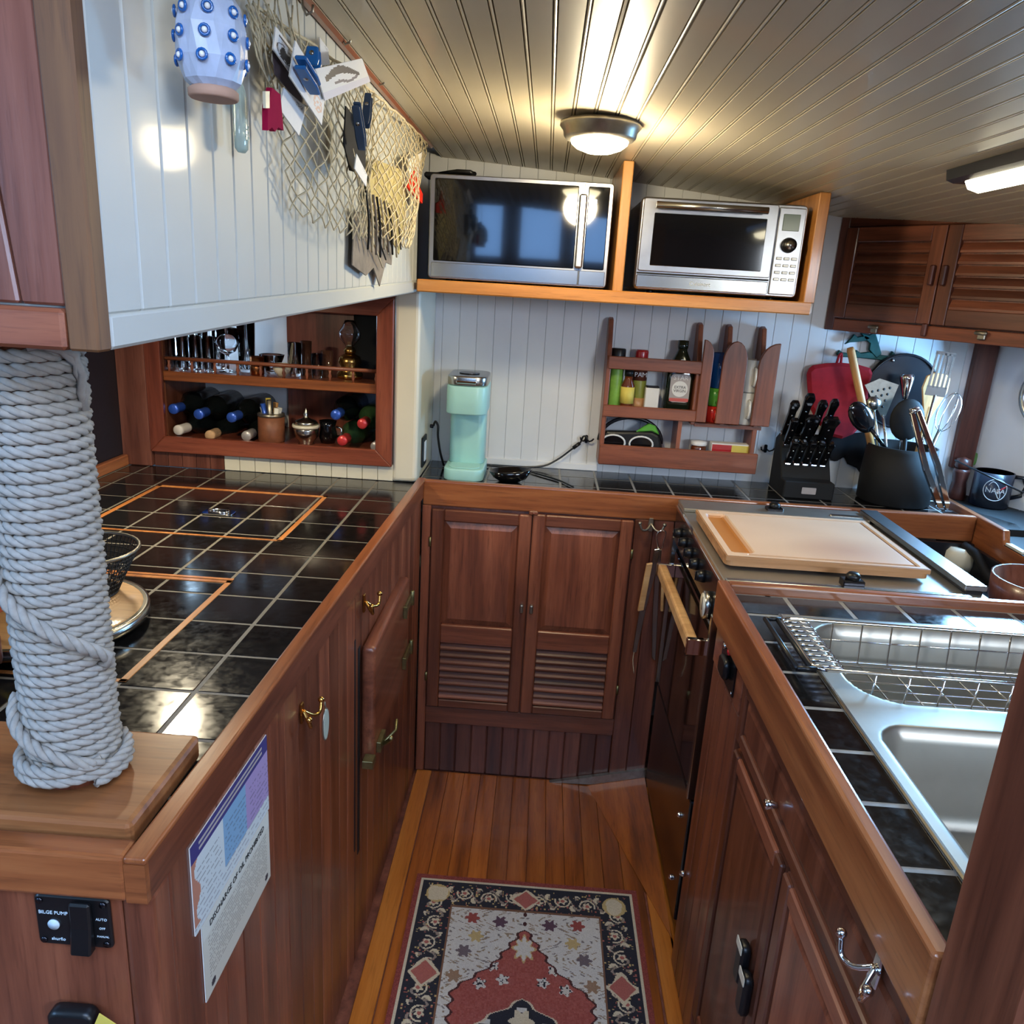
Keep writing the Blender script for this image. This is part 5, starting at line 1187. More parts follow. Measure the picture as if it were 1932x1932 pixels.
m = MB(); m.tube(smooth([(-0.016, 0.058, 0), (-0.008, 0.068, 0), (0.004, 0.058, 0), (0.012, 0.036, 0), (0.010, 0.028, 0), (0.002, 0.040, 0)]), 0.0009, 5); on_mug(m).build('emblem_orbit', 'paper_white', t)
m = MB(); m.tube([(0.004, 0.046, 0), (0.016, 0.054, 0), (0.028, 0.062, 0)], [0.0004, 0.0022, 0.0004], 6); on_mug(m).build('emblem_swoosh', 'red_gloss', t)
plain('leaf_green', srgb(86, 128, 66), 0.5, var=0.2)
g0, g1 = PY(1802, 868, 2.36), PY(1931, 930, 2.16)
t = thing('leaf_glass_panel', 'clear glass panel with green leaf print and dark edge beside the mug', 'glass panel', (g0.x, g0.y, 0.94), world=True)
up_ = Vector((0.02, 0.02, -0.10)); m = MB(); nrm = (g1-g0).cross(up_).normalized()*0.0015
q4 = [g0, g1, Vector((g1.x, g1.y, 0.9325)), Vector((g0.x, g0.y, 0.9325))]
m.add([p-nrm for p in q4]+[p+nrm for p in q4], [(0, 1, 2, 3), (7, 6, 5, 4), (0, 4, 5, 1), (1, 5, 6, 2), (2, 6, 7, 3), (3, 7, 4, 0)]).build('pane', 'glass_thin', t)
MB().tube([g0, g1], 0.0028, 6).build('edge', 'black_plastic', t)
for px, py in ((1836, 866), (1862, 880)):
    c = PY(px, py, YW-0.012); MB().sphere((c.x, c.y, c.z), (0.018, 0.002, 0.022), 8, 6).build('leaf_print', 'leaf_green', t)

# ================================================================== GLASSWARE NICHE
nf = thing('niche_frame', 'mitred mahogany frame and gallery shelf of the glassware niche', 'frame', (-0.75, YN, 0.975), world=True)
fx0, fx1, fz0, fz1 = -1.107, -0.410, 0.975, 1.440
def mit(pts, nm, mat): MB().prism(pts, YN-0.014, YN+0.001, 'XZ').build(nm, mat, nf, bevel=0.002)
mit([(fx0, fz0), (fx1, fz0), (NX1, NZ0), (NX0, NZ0)], 'bottom_board', 'frame_X'); mit([(NX0, NZ1), (NX1, NZ1), (fx1, fz1), (fx0, fz1)], 'top_board', 'frame_X')
mit([(fx0, fz0), (NX0, NZ0), (NX0, NZ1), (fx0, fz1)], 'side_board', 'frame_Z'); mit([(NX1, NZ0), (fx1, fz0), (fx1, fz1), (NX1, NZ1)], 'side_board', 'frame_Z')
SHZ = 1.204
B(-1.070, -0.450, YN+0.012, YN+0.285, SHZ-0.024, SHZ).build('shelf', 'rack_X', nf, bevel=0.002)
B(-1.066, -0.452, YN+0.006, YN+0.0118, SHZ-0.026, SHZ+0.001).build('shelf_edge', 'rail_X', nf, bevel=0.002)
MB().tube([(-1.062, YN+0.018, SHZ+0.036), (-0.455, YN+0.018, SHZ+0.036)], 0.0055, 8).build('gallery_rail', 'rack_X', nf)
spm = raw(MB().lathe([(0.0045, 0), (0.003, 0.006), (0.0055, 0.014), (0.003, 0.022), (0.0045, 0.0305)], 10), 'spindle', 'rack_Z')
for i in range(10): shared('spindle', spm, nf, (-1.052+0.0655*i, YN+0.018, SHZ+0.0003))
NF = NZ0-0.012
# wine bottles lying with their necks towards the room
capcol = {'blue': plain('cap_blue', srgb(52, 92, 190), 0.3, 0.3, coat=0.3, var=0.1), 'red': plain('cap_red', srgb(206, 60, 62), 0.3, 0.2, coat=0.3, var=0.1), 'white': plain('cap_white', srgb(214, 206, 194), 0.5, var=0.05), 'cork': plain('cap_cork', srgb(196, 158, 118), 0.8, var=0.15, vscale=90), 'grey': plain('cap_grey', srgb(176, 170, 168), 0.35, 0.3, var=0.1)}
def bottle(px, py, y, cap, mat, label, tilt=(0.0, 0.0)):
    p = PY(px, py, y); d = Vector((tilt[0], 1, tilt[1])).normalized()
    t = thing('wine_bottle', label, 'wine bottle', mat=Matrix.Translation(p) @ frame_axes(d, (1, 0, 0)), group='wine bottles lying in the niche')
    MB().lathe([(0.0125, 0.030), (0.0135, 0.075), (0.024, 0.098), (0.0365, 0.118), (0.037, 0.130), (0.037, 0.262), (0.032, 0.268), (0.0, 0.262)], 22).build('glass_body', mat, t)
    MB().lathe([(0.0, 0.0), (0.0130, 0.0), (0.0150, 0.003), (0.0150, 0.010), (0.0140, 0.014), (0.0142, 0.050), (0.0132, 0.056)], 18).build('capsule', 'cap_'+cap, t)
    return t
bottle(326, 772, 2.20, 'blue', 'glass_wine', 'dark wine bottle with blue cap at the upper far left of the niche', (0.0, -0.02))
bottle(374, 782, 2.20, 'blue', 'glass_wine', 'dark wine bottle with blue cap second from left in the niche')
bottle(436, 788, 2.20, 'blue', 'glass_wine', 'dark wine bottle with blue cap left of the cutlery jar', (0.03, 0.0))
bottle(335, 812, 2.185, 'white', 'glass_wine', 'wine bottle with long white cap at the lower left', (0.10, 0.0))
bottle(395, 822, 2.22, 'cork', 'glass_wine', 'dark bottle with bare cork on the niche floor')
bottle(464, 823, 2.21, 'grey', 'glass_wine', 'dark bottle with grey cap on the niche floor')
bottle(633, 783, 2.20, 'blue', 'glass_wine', 'dark wine bottle with blue cap at the right of the niche')
bottle(683, 800, 2.20, 'red', 'glass_green', 'green wine bottle with red cap at the far right')
bottle(645, 832, 2.19, 'red', 'glass_green', 'green wine bottle with red cap lying lowest', (0.03, 0.0))
bottle(708, 843, 2.21, 'grey', 'glass_wine', 'dark bottle with pale rim in the lower right niche corner')
# cutlery jar, sugar bowl, creamer
p = PY(512, 800, 2.25)
t = thing('cutlery_jar', 'brown leather-look jar of cocktail sticks in the niche', 'jar', (p.x, 2.25, NF+0.0003))
plain('leather', srgb(120, 72, 48), 0.5, var=0.25, vscale=40)
MB().lathe([(0.036, 0), (0.038, 0.004), (0.038, 0.080), (0.034, 0.080), (0.034, 0.010), (0, 0.008)], 22).build('jar_body', 'leather', t)
MB().lathe([(0.0385, 0.074), (0.039, 0.082), (0.035, 0.084)], 22).build('rim', 'pewter', t)
for i in range(7):
    a = 2*PI*i/7+0.3; r_ = 0.016
    MB().tube([(r_*0.5*math.cos(a), r_*0.5*math.sin(a), 0.012), (r_*1.6*math.cos(a), r_*1.2*math.sin(a), 0.100+0.012*(i % 3))], [0.004, 0.008], 7).build('stick', ['ceramic_white', 'spoon_wood', 'yellow_label', 'ceramic_white', 'cap_blue', 'pewter', 'ceramic_white'][i], t)
p = PY(577, 825, 2.24)
t = thing('sugar_bowl', 'silver lidded sugar bowl with finial in the niche', 'bowl', (p.x, 2.245, NF+0.0003))
MB().lathe([(0.024, 0), (0.020, 0.006), (0.034, 0.022), (0.037, 0.044), (0.035, 0.048)], 22).build('bowl_body', 'steel', t)
MB().lathe([(0.038, 0.0482), (0.040, 0.052), (0.039, 0.058)], 22).build('band', 'cream_paint', t)
MB().lathe([(0.036, 0.0582), (0.030, 0.068), (0.012, 0.075), (0.006, 0.080), (0.008, 0.088), (0.003, 0.098), (0.0, 0.106)], 22).build('lid', 'steel', t)
t = lathe_thing('creamer_jug', 'small dark jug behind the sugar bowl', 'jug', PY(619, 820, 2.28).x, 2.28, NF+0.0003, [('jug_body', [(0.020, 0), (0.028, 0.02), (0.022, 0.05), (0.026, 0.066), (0.023, 0.066), (0.0, 0.02)], 'black_gloss', 18)])
MB().tube([(0.024, 0, 0.05), (0.040, 0, 0.045), (0.040, 0, 0.025), (0.026, 0, 0.02)], 0.003, 7).build('handle', 'chrome', t)
# glasses on the shelf
def goblet(x, y, h, r, label, kind='tumbler', mat='glass_clear', grp='clear glasses on the niche shelf'):
    t = thing('drinking_glass', label, 'glass', (x, y, SHZ+0.0003), group=grp)
    if kind == 'tumbler': prof = [(r*0.80, 0), (r*0.86, 0.003), (r, h), (r-0.0016, h), (r*0.82, 0.008), (0, 0.008)]
    else: prof = [(r*0.75, 0), (r*0.75, 0.002), (0.004, 0.006), (0.004, h*0.38), (r*0.7, h*0.48), (r, h*0.68), (r*0.84, h), (r*0.80, h), (r*0.96, h*0.68), (r*0.6, h*0.50), (0, h*0.43)]
    MB().lathe(prof, 18).build('glass_body', mat, t); return t
gl = 'one of the clear glasses standing at the left of the niche shelf'
ords = ['first', 'second', 'third', 'fourth']
for i, px in enumerate((322, 346, 370, 394)): goblet(PY(px, 690, 2.235).x, 2.235, 0.100, 0.0165, ords[i]+' clear tumbler from the left in the front row of the niche shelf')
for i, px in enumerate((334, 358, 383)): goblet(PY(px, 690, 2.30).x, 2.30, 0.110, 0.0175, ords[i]+' clear tumbler from the left in the back row of the niche shelf')
goblet(PY(430, 690, 2.255).x, 2.255, 0.125, 0.034, 'wide clear stemmed glass left of the copper mug', 'stem')
goblet(PY(466, 690, 2.29).x, 2.29, 0.145, 0.026, 'tall clear glass at the edge of the wooden back panel', 'tumbler')
goblet(PY(412, 690, 2.32).x, 2.325, 0.12, 0.020, 'wide clear tumbler standing behind the stemmed glass')
plain('copper', srgb(190, 122, 74), 0.25, 1.0, var=0.1)
lathe_thing('copper_mug', 'small shiny copper mug behind the gallery rail', 'mug', PY(485, 690, 2.235).x, 2.235, SHZ+0.0003, [('mug_body', [(0.018, 0), (0.020, 0.003), (0.020, 0.052), (0.018, 0.052), (0.017, 0.006), (0, 0.005)], 'copper', 18)])
lathe_thing('glass_bowl', 'low glass bowl behind the copper mug', 'bowl', PY(512, 690, 2.27).x, 2.275, SHZ+0.0003, [('bowl_body', [(0.012, 0), (0.016, 0.004), (0.034, 0.048), (0.036, 0.056), (0.033, 0.056), (0.014, 0.010), (0, 0.008)], 'glass_clear', 20)])
lathe_thing('shell_dish', 'cream shell dish behind the gallery rail', 'dish', PY(532, 696, 2.235).x, 2.235, SHZ+0.0003, [('dish_body', [(0.010, 0), (0.024, 0.018), (0.026, 0.036), (0.024, 0.036), (0.010, 0.006), (0, 0.005)], 'cream_paint', 18)])
goblet(PY(556, 690, 2.26).x, 2.26, 0.095, 0.0195, 'tall frosted glass in front of the wooden back panel', grp=None)
plain('smoke_glass', srgb(96, 62, 48), 0.1, trans=0.5, var=0.0)
goblet(PY(578, 690, 2.30).x, 2.30, 0.098, 0.0165, 'tall brown glass right of the frosted one', mat='smoke_glass', grp=None)
goblet(PY(598, 700, 2.24).x, 2.24, 0.070, 0.016, 'short clear shot glass near the oil lamp', grp=None)
goblet(PY(617, 700, 2.275).x, 2.275, 0.076, 0.018, 'short brown glass left of the oil lamp', mat='smoke_glass', grp=None)
t = thing('oil_lamp', 'brass oil lamp with round glass globe in the dark corner of the niche', 'oil lamp', (PY(660, 690, 2.29).x, 2.29, SHZ+0.0003))
MB().lathe([(0.036, 0), (0.038, 0.004), (0.038, 0.012), (0.026, 0.030), (0.034, 0.046), (0.030, 0.062), (0.012, 0.072)], 22).build('font', 'brass', t)
MB().lathe([(0.016, 0.0722), (0.018, 0.080), (0.010, 0.092)], 18).build('burner', 'brass', t)
MB().lathe([(0.012, 0.0925), (0.030, 0.115), (0.032, 0.130), (0.020, 0.150), (0.014, 0.165), (0.0125, 0.165), (0.018, 0.150), (0.030, 0.130), (0.028, 0.116), (0.0105, 0.094)], 22).build('globe', 'glass_clear', t)
# ================================================================== HANGING ON THE WHITE LOCKER SIDE
def PX(a, b, d=0.0): return onx(a, b, XP+d)
def sheet(name, parent, px, d, mat, th=0.0010):     # px corners, each with its own stand-off d from the panel
    P = [PX(a, b, dd) for (a, b), dd in zip(px, d)]; n = (P[1]-P[0]).cross(P[-1]-P[0]).normalized()*th/2
    k = len(P); m = MB(); m.add([p-n for p in P]+[p+n for p in P], [tuple(range(k))[::-1], tuple(range(k, 2*k))]+[(i, (i+1) % k, k+(i+1) % k, k+i) for i in range(k)])
    return m.build(name, mat, parent)
def on_sheet(px, d, u_, v_):      # bilinear point on a 4-corner sheet
    P = [PX(a, b, dd) for (a, b), dd in zip(px, d)]
    return (P[0]*(1-u_)+P[1]*u_)*(1-v_)+(P[3]*(1-u_)+P[2]*u_)*v_
# hooks under the cornice
HK = [(636, 78), (705, 158), (762, 222), (800, 268), (560, 18)]
for i, (a, b) in enumerate(HK):
    p = PX(a, b-14, 0.004); lab = ['second', 'third', 'fourth', 'farthest', 'nearest'][i]
    t = thing('cup_hook', lab+' little metal cup hook under the ceiling cornice', 'hook', (p.x, p.y, p.z))
    MB().tube([(-0.003, 0, 0.012), (0.006, 0, 0.008), (0.008, 0, -0.006), (0.012, 0, -0.014), (0.020, 0, -0.010), (0.021, 0, -0.002)], 0.0018, 7).build('hook_wire', 'pewter', t)
    MB().lathe([(0.005, 0), (0.005, 0.003), (0, 0.004)], 10, mat=Matrix.Translation((-0.003, 0, 0.012)) @ Matrix.Rotation(PI/2, 4, 'Y')).build('rosette', 'pewter', t)
# beaded blue glass float
plain('float_blue', srgb(178, 192, 218), 0.3, coat=0.3, var=0.12, vscale=30); plain('bead_blue', srgb(24, 92, 168), 0.12, coat=0.6, var=0.05); plain('terracotta_pad', srgb(176, 140, 120), 0.8, var=0.1)
c = PX(398, 66, 0.052)
t = thing('beaded_float', 'pale blue quilted glass float set with dark blue beads', 'ornament', (c.x, c.y, c.z-0.042), world=False); t.scale = (0.74, 0.74, 0.74)
R_ = 0.0385
prof = [(0.022, 0.0), (0.031, 0.008), (R_, 0.030), (R_, 0.062), (0.032, 0.088), (0.020, 0.105), (0.012, 0.112)]
m = MB(); seg = 20; vs = []; fs = []
for j, (r_, z_) in enumerate(prof):
    for i in range(seg):
        a = 2*PI*i/seg+(PI/seg if j % 2 else 0); rr = r_*(1.02 if (i+j) % 2 else 0.975); vs.append((rr*math.cos(a), rr*math.sin(a), z_))
for j in range(len(prof)-1):
    for i in range(seg):
        k = (i+1) % seg; A, B_, C_, D = j*seg+i, j*seg+k, (j+1)*seg+k, (j+1)*seg+i
        fs += [(A, B_, D), (B_, C_, D)] if j % 2 == 0 else [(A, B_, C_), (A, C_, D)]
m.add(vs, fs).build('glass_body', 'float_blue', t)
MB().lathe([(0.026, -0.010), (0.028, -0.008), (0.028, -0.001), (0.024, 0.002)], 24).build('foot_pad', 'terracotta_pad', t)
for j, zz in enumerate((0.028, 0.052, 0.076)):
    rr = [0.0385, 0.0392, 0.0365][j]
    for i in range(8):
        a = -PI/2+0.12+2*PI*i/8+(0.10*j); ct = Vector((rr*math.cos(a), rr*math.sin(a), zz)); nx = Vector((math.cos(a), math.sin(a), 0)); ty = Vector((-math.sin(a), math.cos(a), 0))
        m = MB(); m.tube([ct+(ty*math.cos(b_)+Vector((0, 0, 1))*math.sin(b_))*0.0052+nx*0.001 for b_ in [2*PI*q_/12 for q_ in range(12)]], 0.0017, 6, True); m.build('bead_ring', 'bead_blue', t)
        MB().sphere(tuple(ct+nx*0.001), 0.0034, 8, 6).build('bead', 'plastic_white', t)
MB().tube([(0, 0, 0.110), (0, 0, 0.16), (-0.01, 0, 0.30)], 0.0012, 5).build('cord', 'twine', t)
# aqua glass bottle
c = PX(456, 288, 0.018)
t = thing('aqua_bottle', 'flat pale green glass bottle hanging below the beaded float', 'bottle', (c.x, c.y, c.z)); t.scale = (0.66, 0.66, 0.66)
m = MB(); vs = []; fs = []; pr = [(0.008, 0.0), (0.0145, 0.006), (0.0155, 0.03), (0.0150, 0.080), (0.011, 0.094), (0.0055, 0.104), (0.0055, 0.125), (0.007, 0.127)]; seg = 18
for r_, z_ in pr:
    for i in range(seg): a = 2*PI*i/seg; vs.append((0.65*r_*math.cos(a), 1.15*r_*math.sin(a), z_))
for j in range(len(pr)-1):
    for i in range(seg): k = (i+1) % seg; fs.append((j*seg+i, j*seg+k, (j+1)*seg+k, (j+1)*seg+i))
fs.append(tuple(range(seg))[::-1]); fs.append(tuple((len(pr)-1)*seg+i for i in range(seg)))
m.add(vs, fs, True).build('glass_body', 'glass_aqua', t)
for zz in (0.018, 0.026, 0.034): MB().tube([(0.0098, (0.009-abs(k-4)*0.0004)*math.sin((k-4)/4*1.2), zz+0.006*((k-4)/4)**2) for k in range(9)], 0.0009, 5).build('relief', 'glass_aqua', t)
# fishing nets
def net(name, label, corners, d, nu, nv, sag, r=0.0012, seed=1):
    rnd = random.Random(seed)
    t = thing(name, label, 'net', tuple(PX(*corners[0])), world=True)
    P = [PX(a, b, dd) for (a, b), dd in zip(corners, d)]
    def pt(u_, v_):
        b = (P[0]*(1-u_)+P[1]*u_)*(1-v_)+(P[3]*(1-u_)+P[2]*u_)*v_
        b = b+Vector((sag*math.sin(PI*min(1, max(0, u_)))*math.sin(PI*0.55*v_+0.2), 0, -0.02*math.sin(PI*u_)*v_))
        return b
    g = {}
    for j in range(nv+1):
        for i in range(nu+1):
            u_ = (i+(0.5 if j % 2 else 0))/(nu+0.5); g[i, j] = pt(u_+rnd.uniform(-.008, .008), j/nv+rnd.uniform(-.008, .008))+Vector((rnd.uniform(0, 0.006), 0, 0))
    m = MB()
    for i in range(nu+1):
        for dirn in (0, 1):
            path = []
            for j in range(nv+1):
                ii = i+(j//2) if dirn else i-(j+1)//2
                if (ii, j) in g: path.append(g[ii, j])
                else:
                    if len(path) > 1: m.tube(smooth(path, 2), r, 4)
                    path = []
            if len(path) > 1: m.tube(smooth(path, 2), r, 4)
    for side in range(1, nu+nv, 1):       # strands that enter from the sides
        for dirn in (0, 1):
            path = []
            for j in range(nv+1):
                ii = (-side+j//2) if dirn else (nu+side-(j+1)//2)
                if (ii, j) in g: path.append(g[ii, j])
            if len(path) > 1: m.tube(smooth(path, 2), r, 4)
    m.build('mesh', 'twine', t)
    m = MB(); m.tube(smooth([g[i, 0] for i in range(nu+1)], 2), r*1.8, 5); m.build('head_rope', 'twine', t)
    for j in range(0, nv+1, 3):
        for i in range(0, nu+1, 3): pass
    return t
net('fishing_net', 'large knotted fishing net draped along the white planks', [(476, 8), (706, 178), (692, 440), (545, 398)], [0.018, 0.014, 0.012, 0.010], 14, 18, 0.030, seed=3)
net('fishing_net', 'bunched yellowish fishing net near the microwave', [(700, 176), (806, 274), (762, 450), (694, 440)], [0.018, 0.010, 0.016, 0.016], 15, 20, 0.040, r=0.0014, seed=5)
# bunched tail of the first net at the top
m = MB(); rnd = random.Random(9)
tn = thing('net_bundle', 'gathered bundle of net cords at the top of the white planks', 'net', tuple(PX(520, 60)), world=True)
for i in range(26):
    a = (470+rnd.uniform(-8, 90), rnd.uniform(-10, 40)); b = (a[0]+rnd.uniform(10, 40), a[1]+rnd.uniform(60, 190))
    m.tube(smooth([PX(*a, 0.02), PX((a[0]+b[0])/2+rnd.uniform(-14, 14), (a[1]+b[1])/2, 0.035), PX(*b, 0.02)], 4), 0.0011, 4)
m.build('cords', 'twine', tn)
# cards, pegs and papers caught in the nets
attr_mat('print_card', 0.6)
plain('card_dark', srgb(74, 62, 70), 0.7, var=0.1); plain('peg_blue', srgb(28, 104, 172), 0.35, coat=0.2, var=0.05); plain('peg_navy', srgb(44, 66, 92), 0.35, var=0.05)
plain('magenta', srgb(158, 24, 66), 0.95, var=0.12, spec=0.1); plain('feather_grey', srgb(120, 112, 104), 0.8, var=0.25, vscale=40); plain('yellow_cloth', srgb(180, 166, 118), 0.95, spec=0.1, var=0.1, vscale=20); plain('red_felt', srgb(222, 52, 36), 0.95, spec=0.1, var=0.05)
def card(label, px, d, fn, cat='card', back='paper_white'):
    t = thing('card', label, cat, tuple(PX(*px[0], d[0])), world=True)
    sheet('card_stock', t, px, d, back)
    P = [PX(a, b, dd) for (a, b), dd in zip(px, d)]; n = (P[1]-P[0]).cross(P[3]-P[0]).normalized()
    if n.dot(CAM-P[0]) < 0: n = -n
    print_sheet('print', t, 'print_card', 36, 24, fn, lambda u_, v_: on_sheet(px, d, u_, v_)+n*0.0009)
    return t
wht, ink, gry = srgb(222, 224, 228), srgb(62, 58, 66), srgb(150, 152, 158)
def f_portrait(u_, v_):
    e = math.hypot((u_-0.5)*1.5, (v_-0.62)*1.9)
    if 0.12 < v_ < 0.22 and 0.15 < u_ < 0.85: return ink
    if 0.52 < e < 0.58: return ink
    if e < 0.5 and math.hypot((u_-0.5)*2.2, (v_-0.68)*2.4) < 0.55+0.15*math.sin(u_*20): return srgb(70, 66, 64)
    return wht
def f_lines(u_, v_):
    e = math.hypot((u_-0.80)*3.4, (v_-0.62)*2.2)
    if abs(e-0.42) < 0.05 or (e < 0.36 and h2(int(u_*60), int(v_*40)) > 0.6): return srgb(216, 178, 160)
    return gry if 0.1 < u_ < 0.45 and int(v_*24) % 3 == 0 and 0.15 < v_ < 0.75 else wht
def f_scroll(u_, v_):
    y_ = 0.42-0.22*math.sin((u_-0.1)*5.2)
    if 0.12 < u_ < 0.80 and abs(v_-y_) < 0.10*(0.4+math.sin(u_*3.6)): return ink
    if 0.25 < u_ < 0.75 and abs(v_-0.62-0.05*math.sin(u_*14)) < 0.05: return srgb(110, 104, 116)
    return srgb(206, 206, 222) if v_ > 0.74 else wht
f_blank = lambda u_, v_: gry if (0.55 < u_ < 0.9 and 0.10 < v_ < 0.22 and h2(int(u_*40), int(v_*30)) > 0.5) else wht
card('white card with an oval animal portrait hanging in the net', [(519, 50), (566, 112), (548, 140), (514, 92)], [0.045]*4, f_portrait)
card('white rectangular card behind the crimson tassel', [(534, 165), (577, 203), (563, 256), (526, 205)], [0.040]*4, f_blank)
card('tall white card with a round stamp held by a blue peg', [(556, 76), (613, 174), (606, 236), (545, 144)], [0.056]*4, f_lines)
card('lilac-white card with a dark scroll drawing', [(594, 130), (682, 110), (698, 154), (612, 190)], [0.060, 0.050, 0.050, 0.060], f_scroll)
card('small pale tag with script behind the blue pegs', [(602, 70), (618, 92), (621, 122), (604, 124)], [0.030]*4, f_blank)
card('narrow white bookmark with script in the bunched net', [(672, 290), (692, 330), (690, 352), (668, 318)], [0.060]*4, f_blank)
t = thing('dark_card', 'dark brown folded card under the portrait card', 'card', tuple(PX(515, 95, 0.03)), world=True)
sheet('card_stock', t, [(514, 95), (548, 138), (580, 200), (560, 190), (518, 140)], [0.038]*5, 'card_dark')
def peg(label, a, b, d, w_, mat):
    A, B_ = PX(*a, d), PX(*b, d); t = thing('clothes_peg', label, 'clothes peg', tuple(B_))
    t.matrix_world = Matrix.Translation(B_) @ frame_axes(A-B_, (1, 0, 0)); L_ = (A-B_).length
    for s_ in (-1, 1): MB().prism([(-w_, 0), (w_, 0), (w_*1.25, L_*0.3), (w_, L_), (-w_, L_), (-w_*1.25, L_*0.3)], s_*0.0052-0.0022, s_*0.0052+0.0022, 'XZ').build('jaw', mat, t, bevel=0.0015)
    MB().tube([(0, -0.008, L_*0.62), (0, 0.008, L_*0.62)], 0.003, 8).build('spring', 'steel', t)
peg('bright blue clothes peg lying across the tall card', (566, 116), (595, 168), 0.066, 0.0065, 'peg_blue')
peg('bright blue clothes peg behind the tall card', (592, 92), (590, 128), 0.050, 0.0070, 'peg_blue')
peg('dark blue clothes peg in the bunched net', (672, 196), (684, 280), 0.066, 0.0055, 'peg_navy')
peg('slate blue clothes peg beside the dark one', (696, 180), (690, 238), 0.062, 0.0050, 'peg_navy')
t = thing('tassel', 'crimson fabric tassel clipped to the large net', 'tassel', tuple(PX(515, 248, 0.05)), world=True)
sheet('tassel_cloth', t, [(508, 165), (524, 178), (530, 246), (520, 240), (514, 248), (508, 240), (500, 246), (500, 200)], [0.052]*8, 'magenta', 0.006)
sheet('clip', t, [(498, 172), (506, 172), (506, 204), (499, 204)], [0.058]*4, 'cream_paint', 0.003)
t = thing('mask_photo', 'dark photograph of a face caught in the bunched net', 'photograph', tuple(PX(660, 330, 0.04)), world=True)
sheet('photo', t, [(652, 200), (690, 250), (688, 330), (660, 322), (648, 270)], [0.045]*5, 'black_cloth', 0.002)
t = thing('feather_pennant', 'dark grey forked pennant hanging from the bunched net', 'pennant', tuple(PX(695, 530, 0.02)), world=True)
sheet('pennant_cloth', t, [(668, 395), (742, 440), (738, 500), (727, 495), (716, 540), (704, 505), (690, 520), (664, 500)], [0.012]*8, 'feather_grey', 0.002)
for i, (a, b) in enumerate((((676, 380), (722, 505)), ((692, 385), (728, 490)), ((712, 400), (733, 480)))):
    MB().tube([PX(*a, 0.03), PX(*b, 0.022)], 0.0016, 5).build('reed', ['twine', 'black_matte', 'twine'][i], t)
t = thing('yellow_cloth', 'yellow mesh cloth showing through the bunched net', 'cloth', tuple(PX(740, 380, 0.01)), world=True)
sheet('cloth', t, [(706, 300), (756, 320), (764, 360), (766, 420), (752, 480), (728, 430), (704, 400), (696, 340)], [0.020]*8, 'yellow_cloth', 0.002)
t = thing('dark_ribbon', 'bundle of dark ribbons trailing below the bunched net', 'ribbon', tuple(PX(710, 470, 0.02)), world=True)
for i in range(9):
    x_ = 690+7*i; MB().tube(smooth([PX(x_, 360+4*i, 0.036), PX(x_+6, 420, 0.034), PX(x_+4+2*i*0.4, 470+5*(i % 4), 0.026)], 4), 0.0022, 5).build('strip', ['black_matte', 'twine', 'feather_grey'][i % 3], t)
t = thing('felt_stocking', 'small bright red felt stocking with white cuff at the far end', 'ornament', tuple(PX(780, 380, 0.03)), world=True)
sheet('sock', t, [(783, 316), (786, 345), (796, 366), (795, 384), (780, 368), (767, 352), (771, 340)], [0.034]*7, 'red_felt', 0.005)
sheet('cuff', t, [(770, 300), (795, 287), (788, 340), (784, 322), (772, 345)], [0.032]*5, 'paper_white', 0.004)

# ================================================================== LEFT COUNTER THINGS
t = thing('lazy_susan', 'round wooden turntable with steel rim behind the rope post', 'turntable', (-0.765, 1.125, TZ+0.0016))
MB().lathe([(0.10, 0), (0.10, 0.008), (0.0, 0.008)], 28).build('bearing', 'dark_steel', t)
MB().lathe([(0.150, 0.0082), (0.152, 0.010), (0.152, 0.026), (0.147, 0.026)], 40).build('rim', 'steel', t)
MB().lathe([(0.1465, 0.0085), (0.1465, 0.024), (0.140, 0.027), (0.0, 0.027)], 40).build('top', 'pale_wood', t)
t = thing('wire_basket', 'black mesh wire basket on the turntable', 'basket', (-0.738, 1.195, TZ+0.030))
m = MB()
def bring(r_, z_, w_): m.tube([(r_*math.cos(2*PI*i/32), r_*math.sin(2*PI*i/32), z_) for i in range(32)], w_, 5, True)
for j in range(9): bring(0.050+0.035*j/8, 0.004+0.072*j/8, 0.0009)
for i in range(60):
    a = 2*PI*i/60; m.tube([(0.050*math.cos(a), 0.050*math.sin(a), 0.004), (0.085*math.cos(a+0.15), 0.085*math.sin(a+0.15), 0.076)], 0.0008, 4)
m.build('mesh_wall', 'black_matte', t)
m = MB(); bring(0.086, 0.078, 0.003); m.build('rim', 'pewter', t)
MB().lathe([(0.050, 0.0), (0.050, 0.003), (0.0, 0.003)], 24).build('floor_disc', 'black_plastic', t)
t = thing('wood_slab', 'round live-edge wooden serving slab at the left edge', 'board', (-0.855, 0.905, TZ+0.0016))
pts = [((0.150+0.008*math.sin(5*a)+0.005*math.sin(11*a))*math.cos(a), (0.105+0.006*math.sin(4*a))*math.sin(a)) for a in [2*PI*i/40 for i in range(40)]]
MB().prism(pts, 0.070, 0.0745, 'XY').build('top', 'pale_wood', t)
MB().prism([(x_*1.005, y_*1.005) for x_, y_ in pts], 0.040, 0.070, 'XY', True).build('bark_edge', 'dark_plum_wood', t)
for a in (0.4, 2.5, 4.6): MB().lathe([(0.016, 0), (0.016, 0.040)], 12, (0.07*math.cos(a), 0.05*math.sin(a), 0)).build('foot', 'dark_plum_wood', t)
plain('apple_red', srgb(196, 40, 30), 0.25, coat=0.4, var=0.25, vscale=14); plain('lemon', srgb(220, 206, 60), 0.4, var=0.1)
p = onz(6, 1108, 1.04)
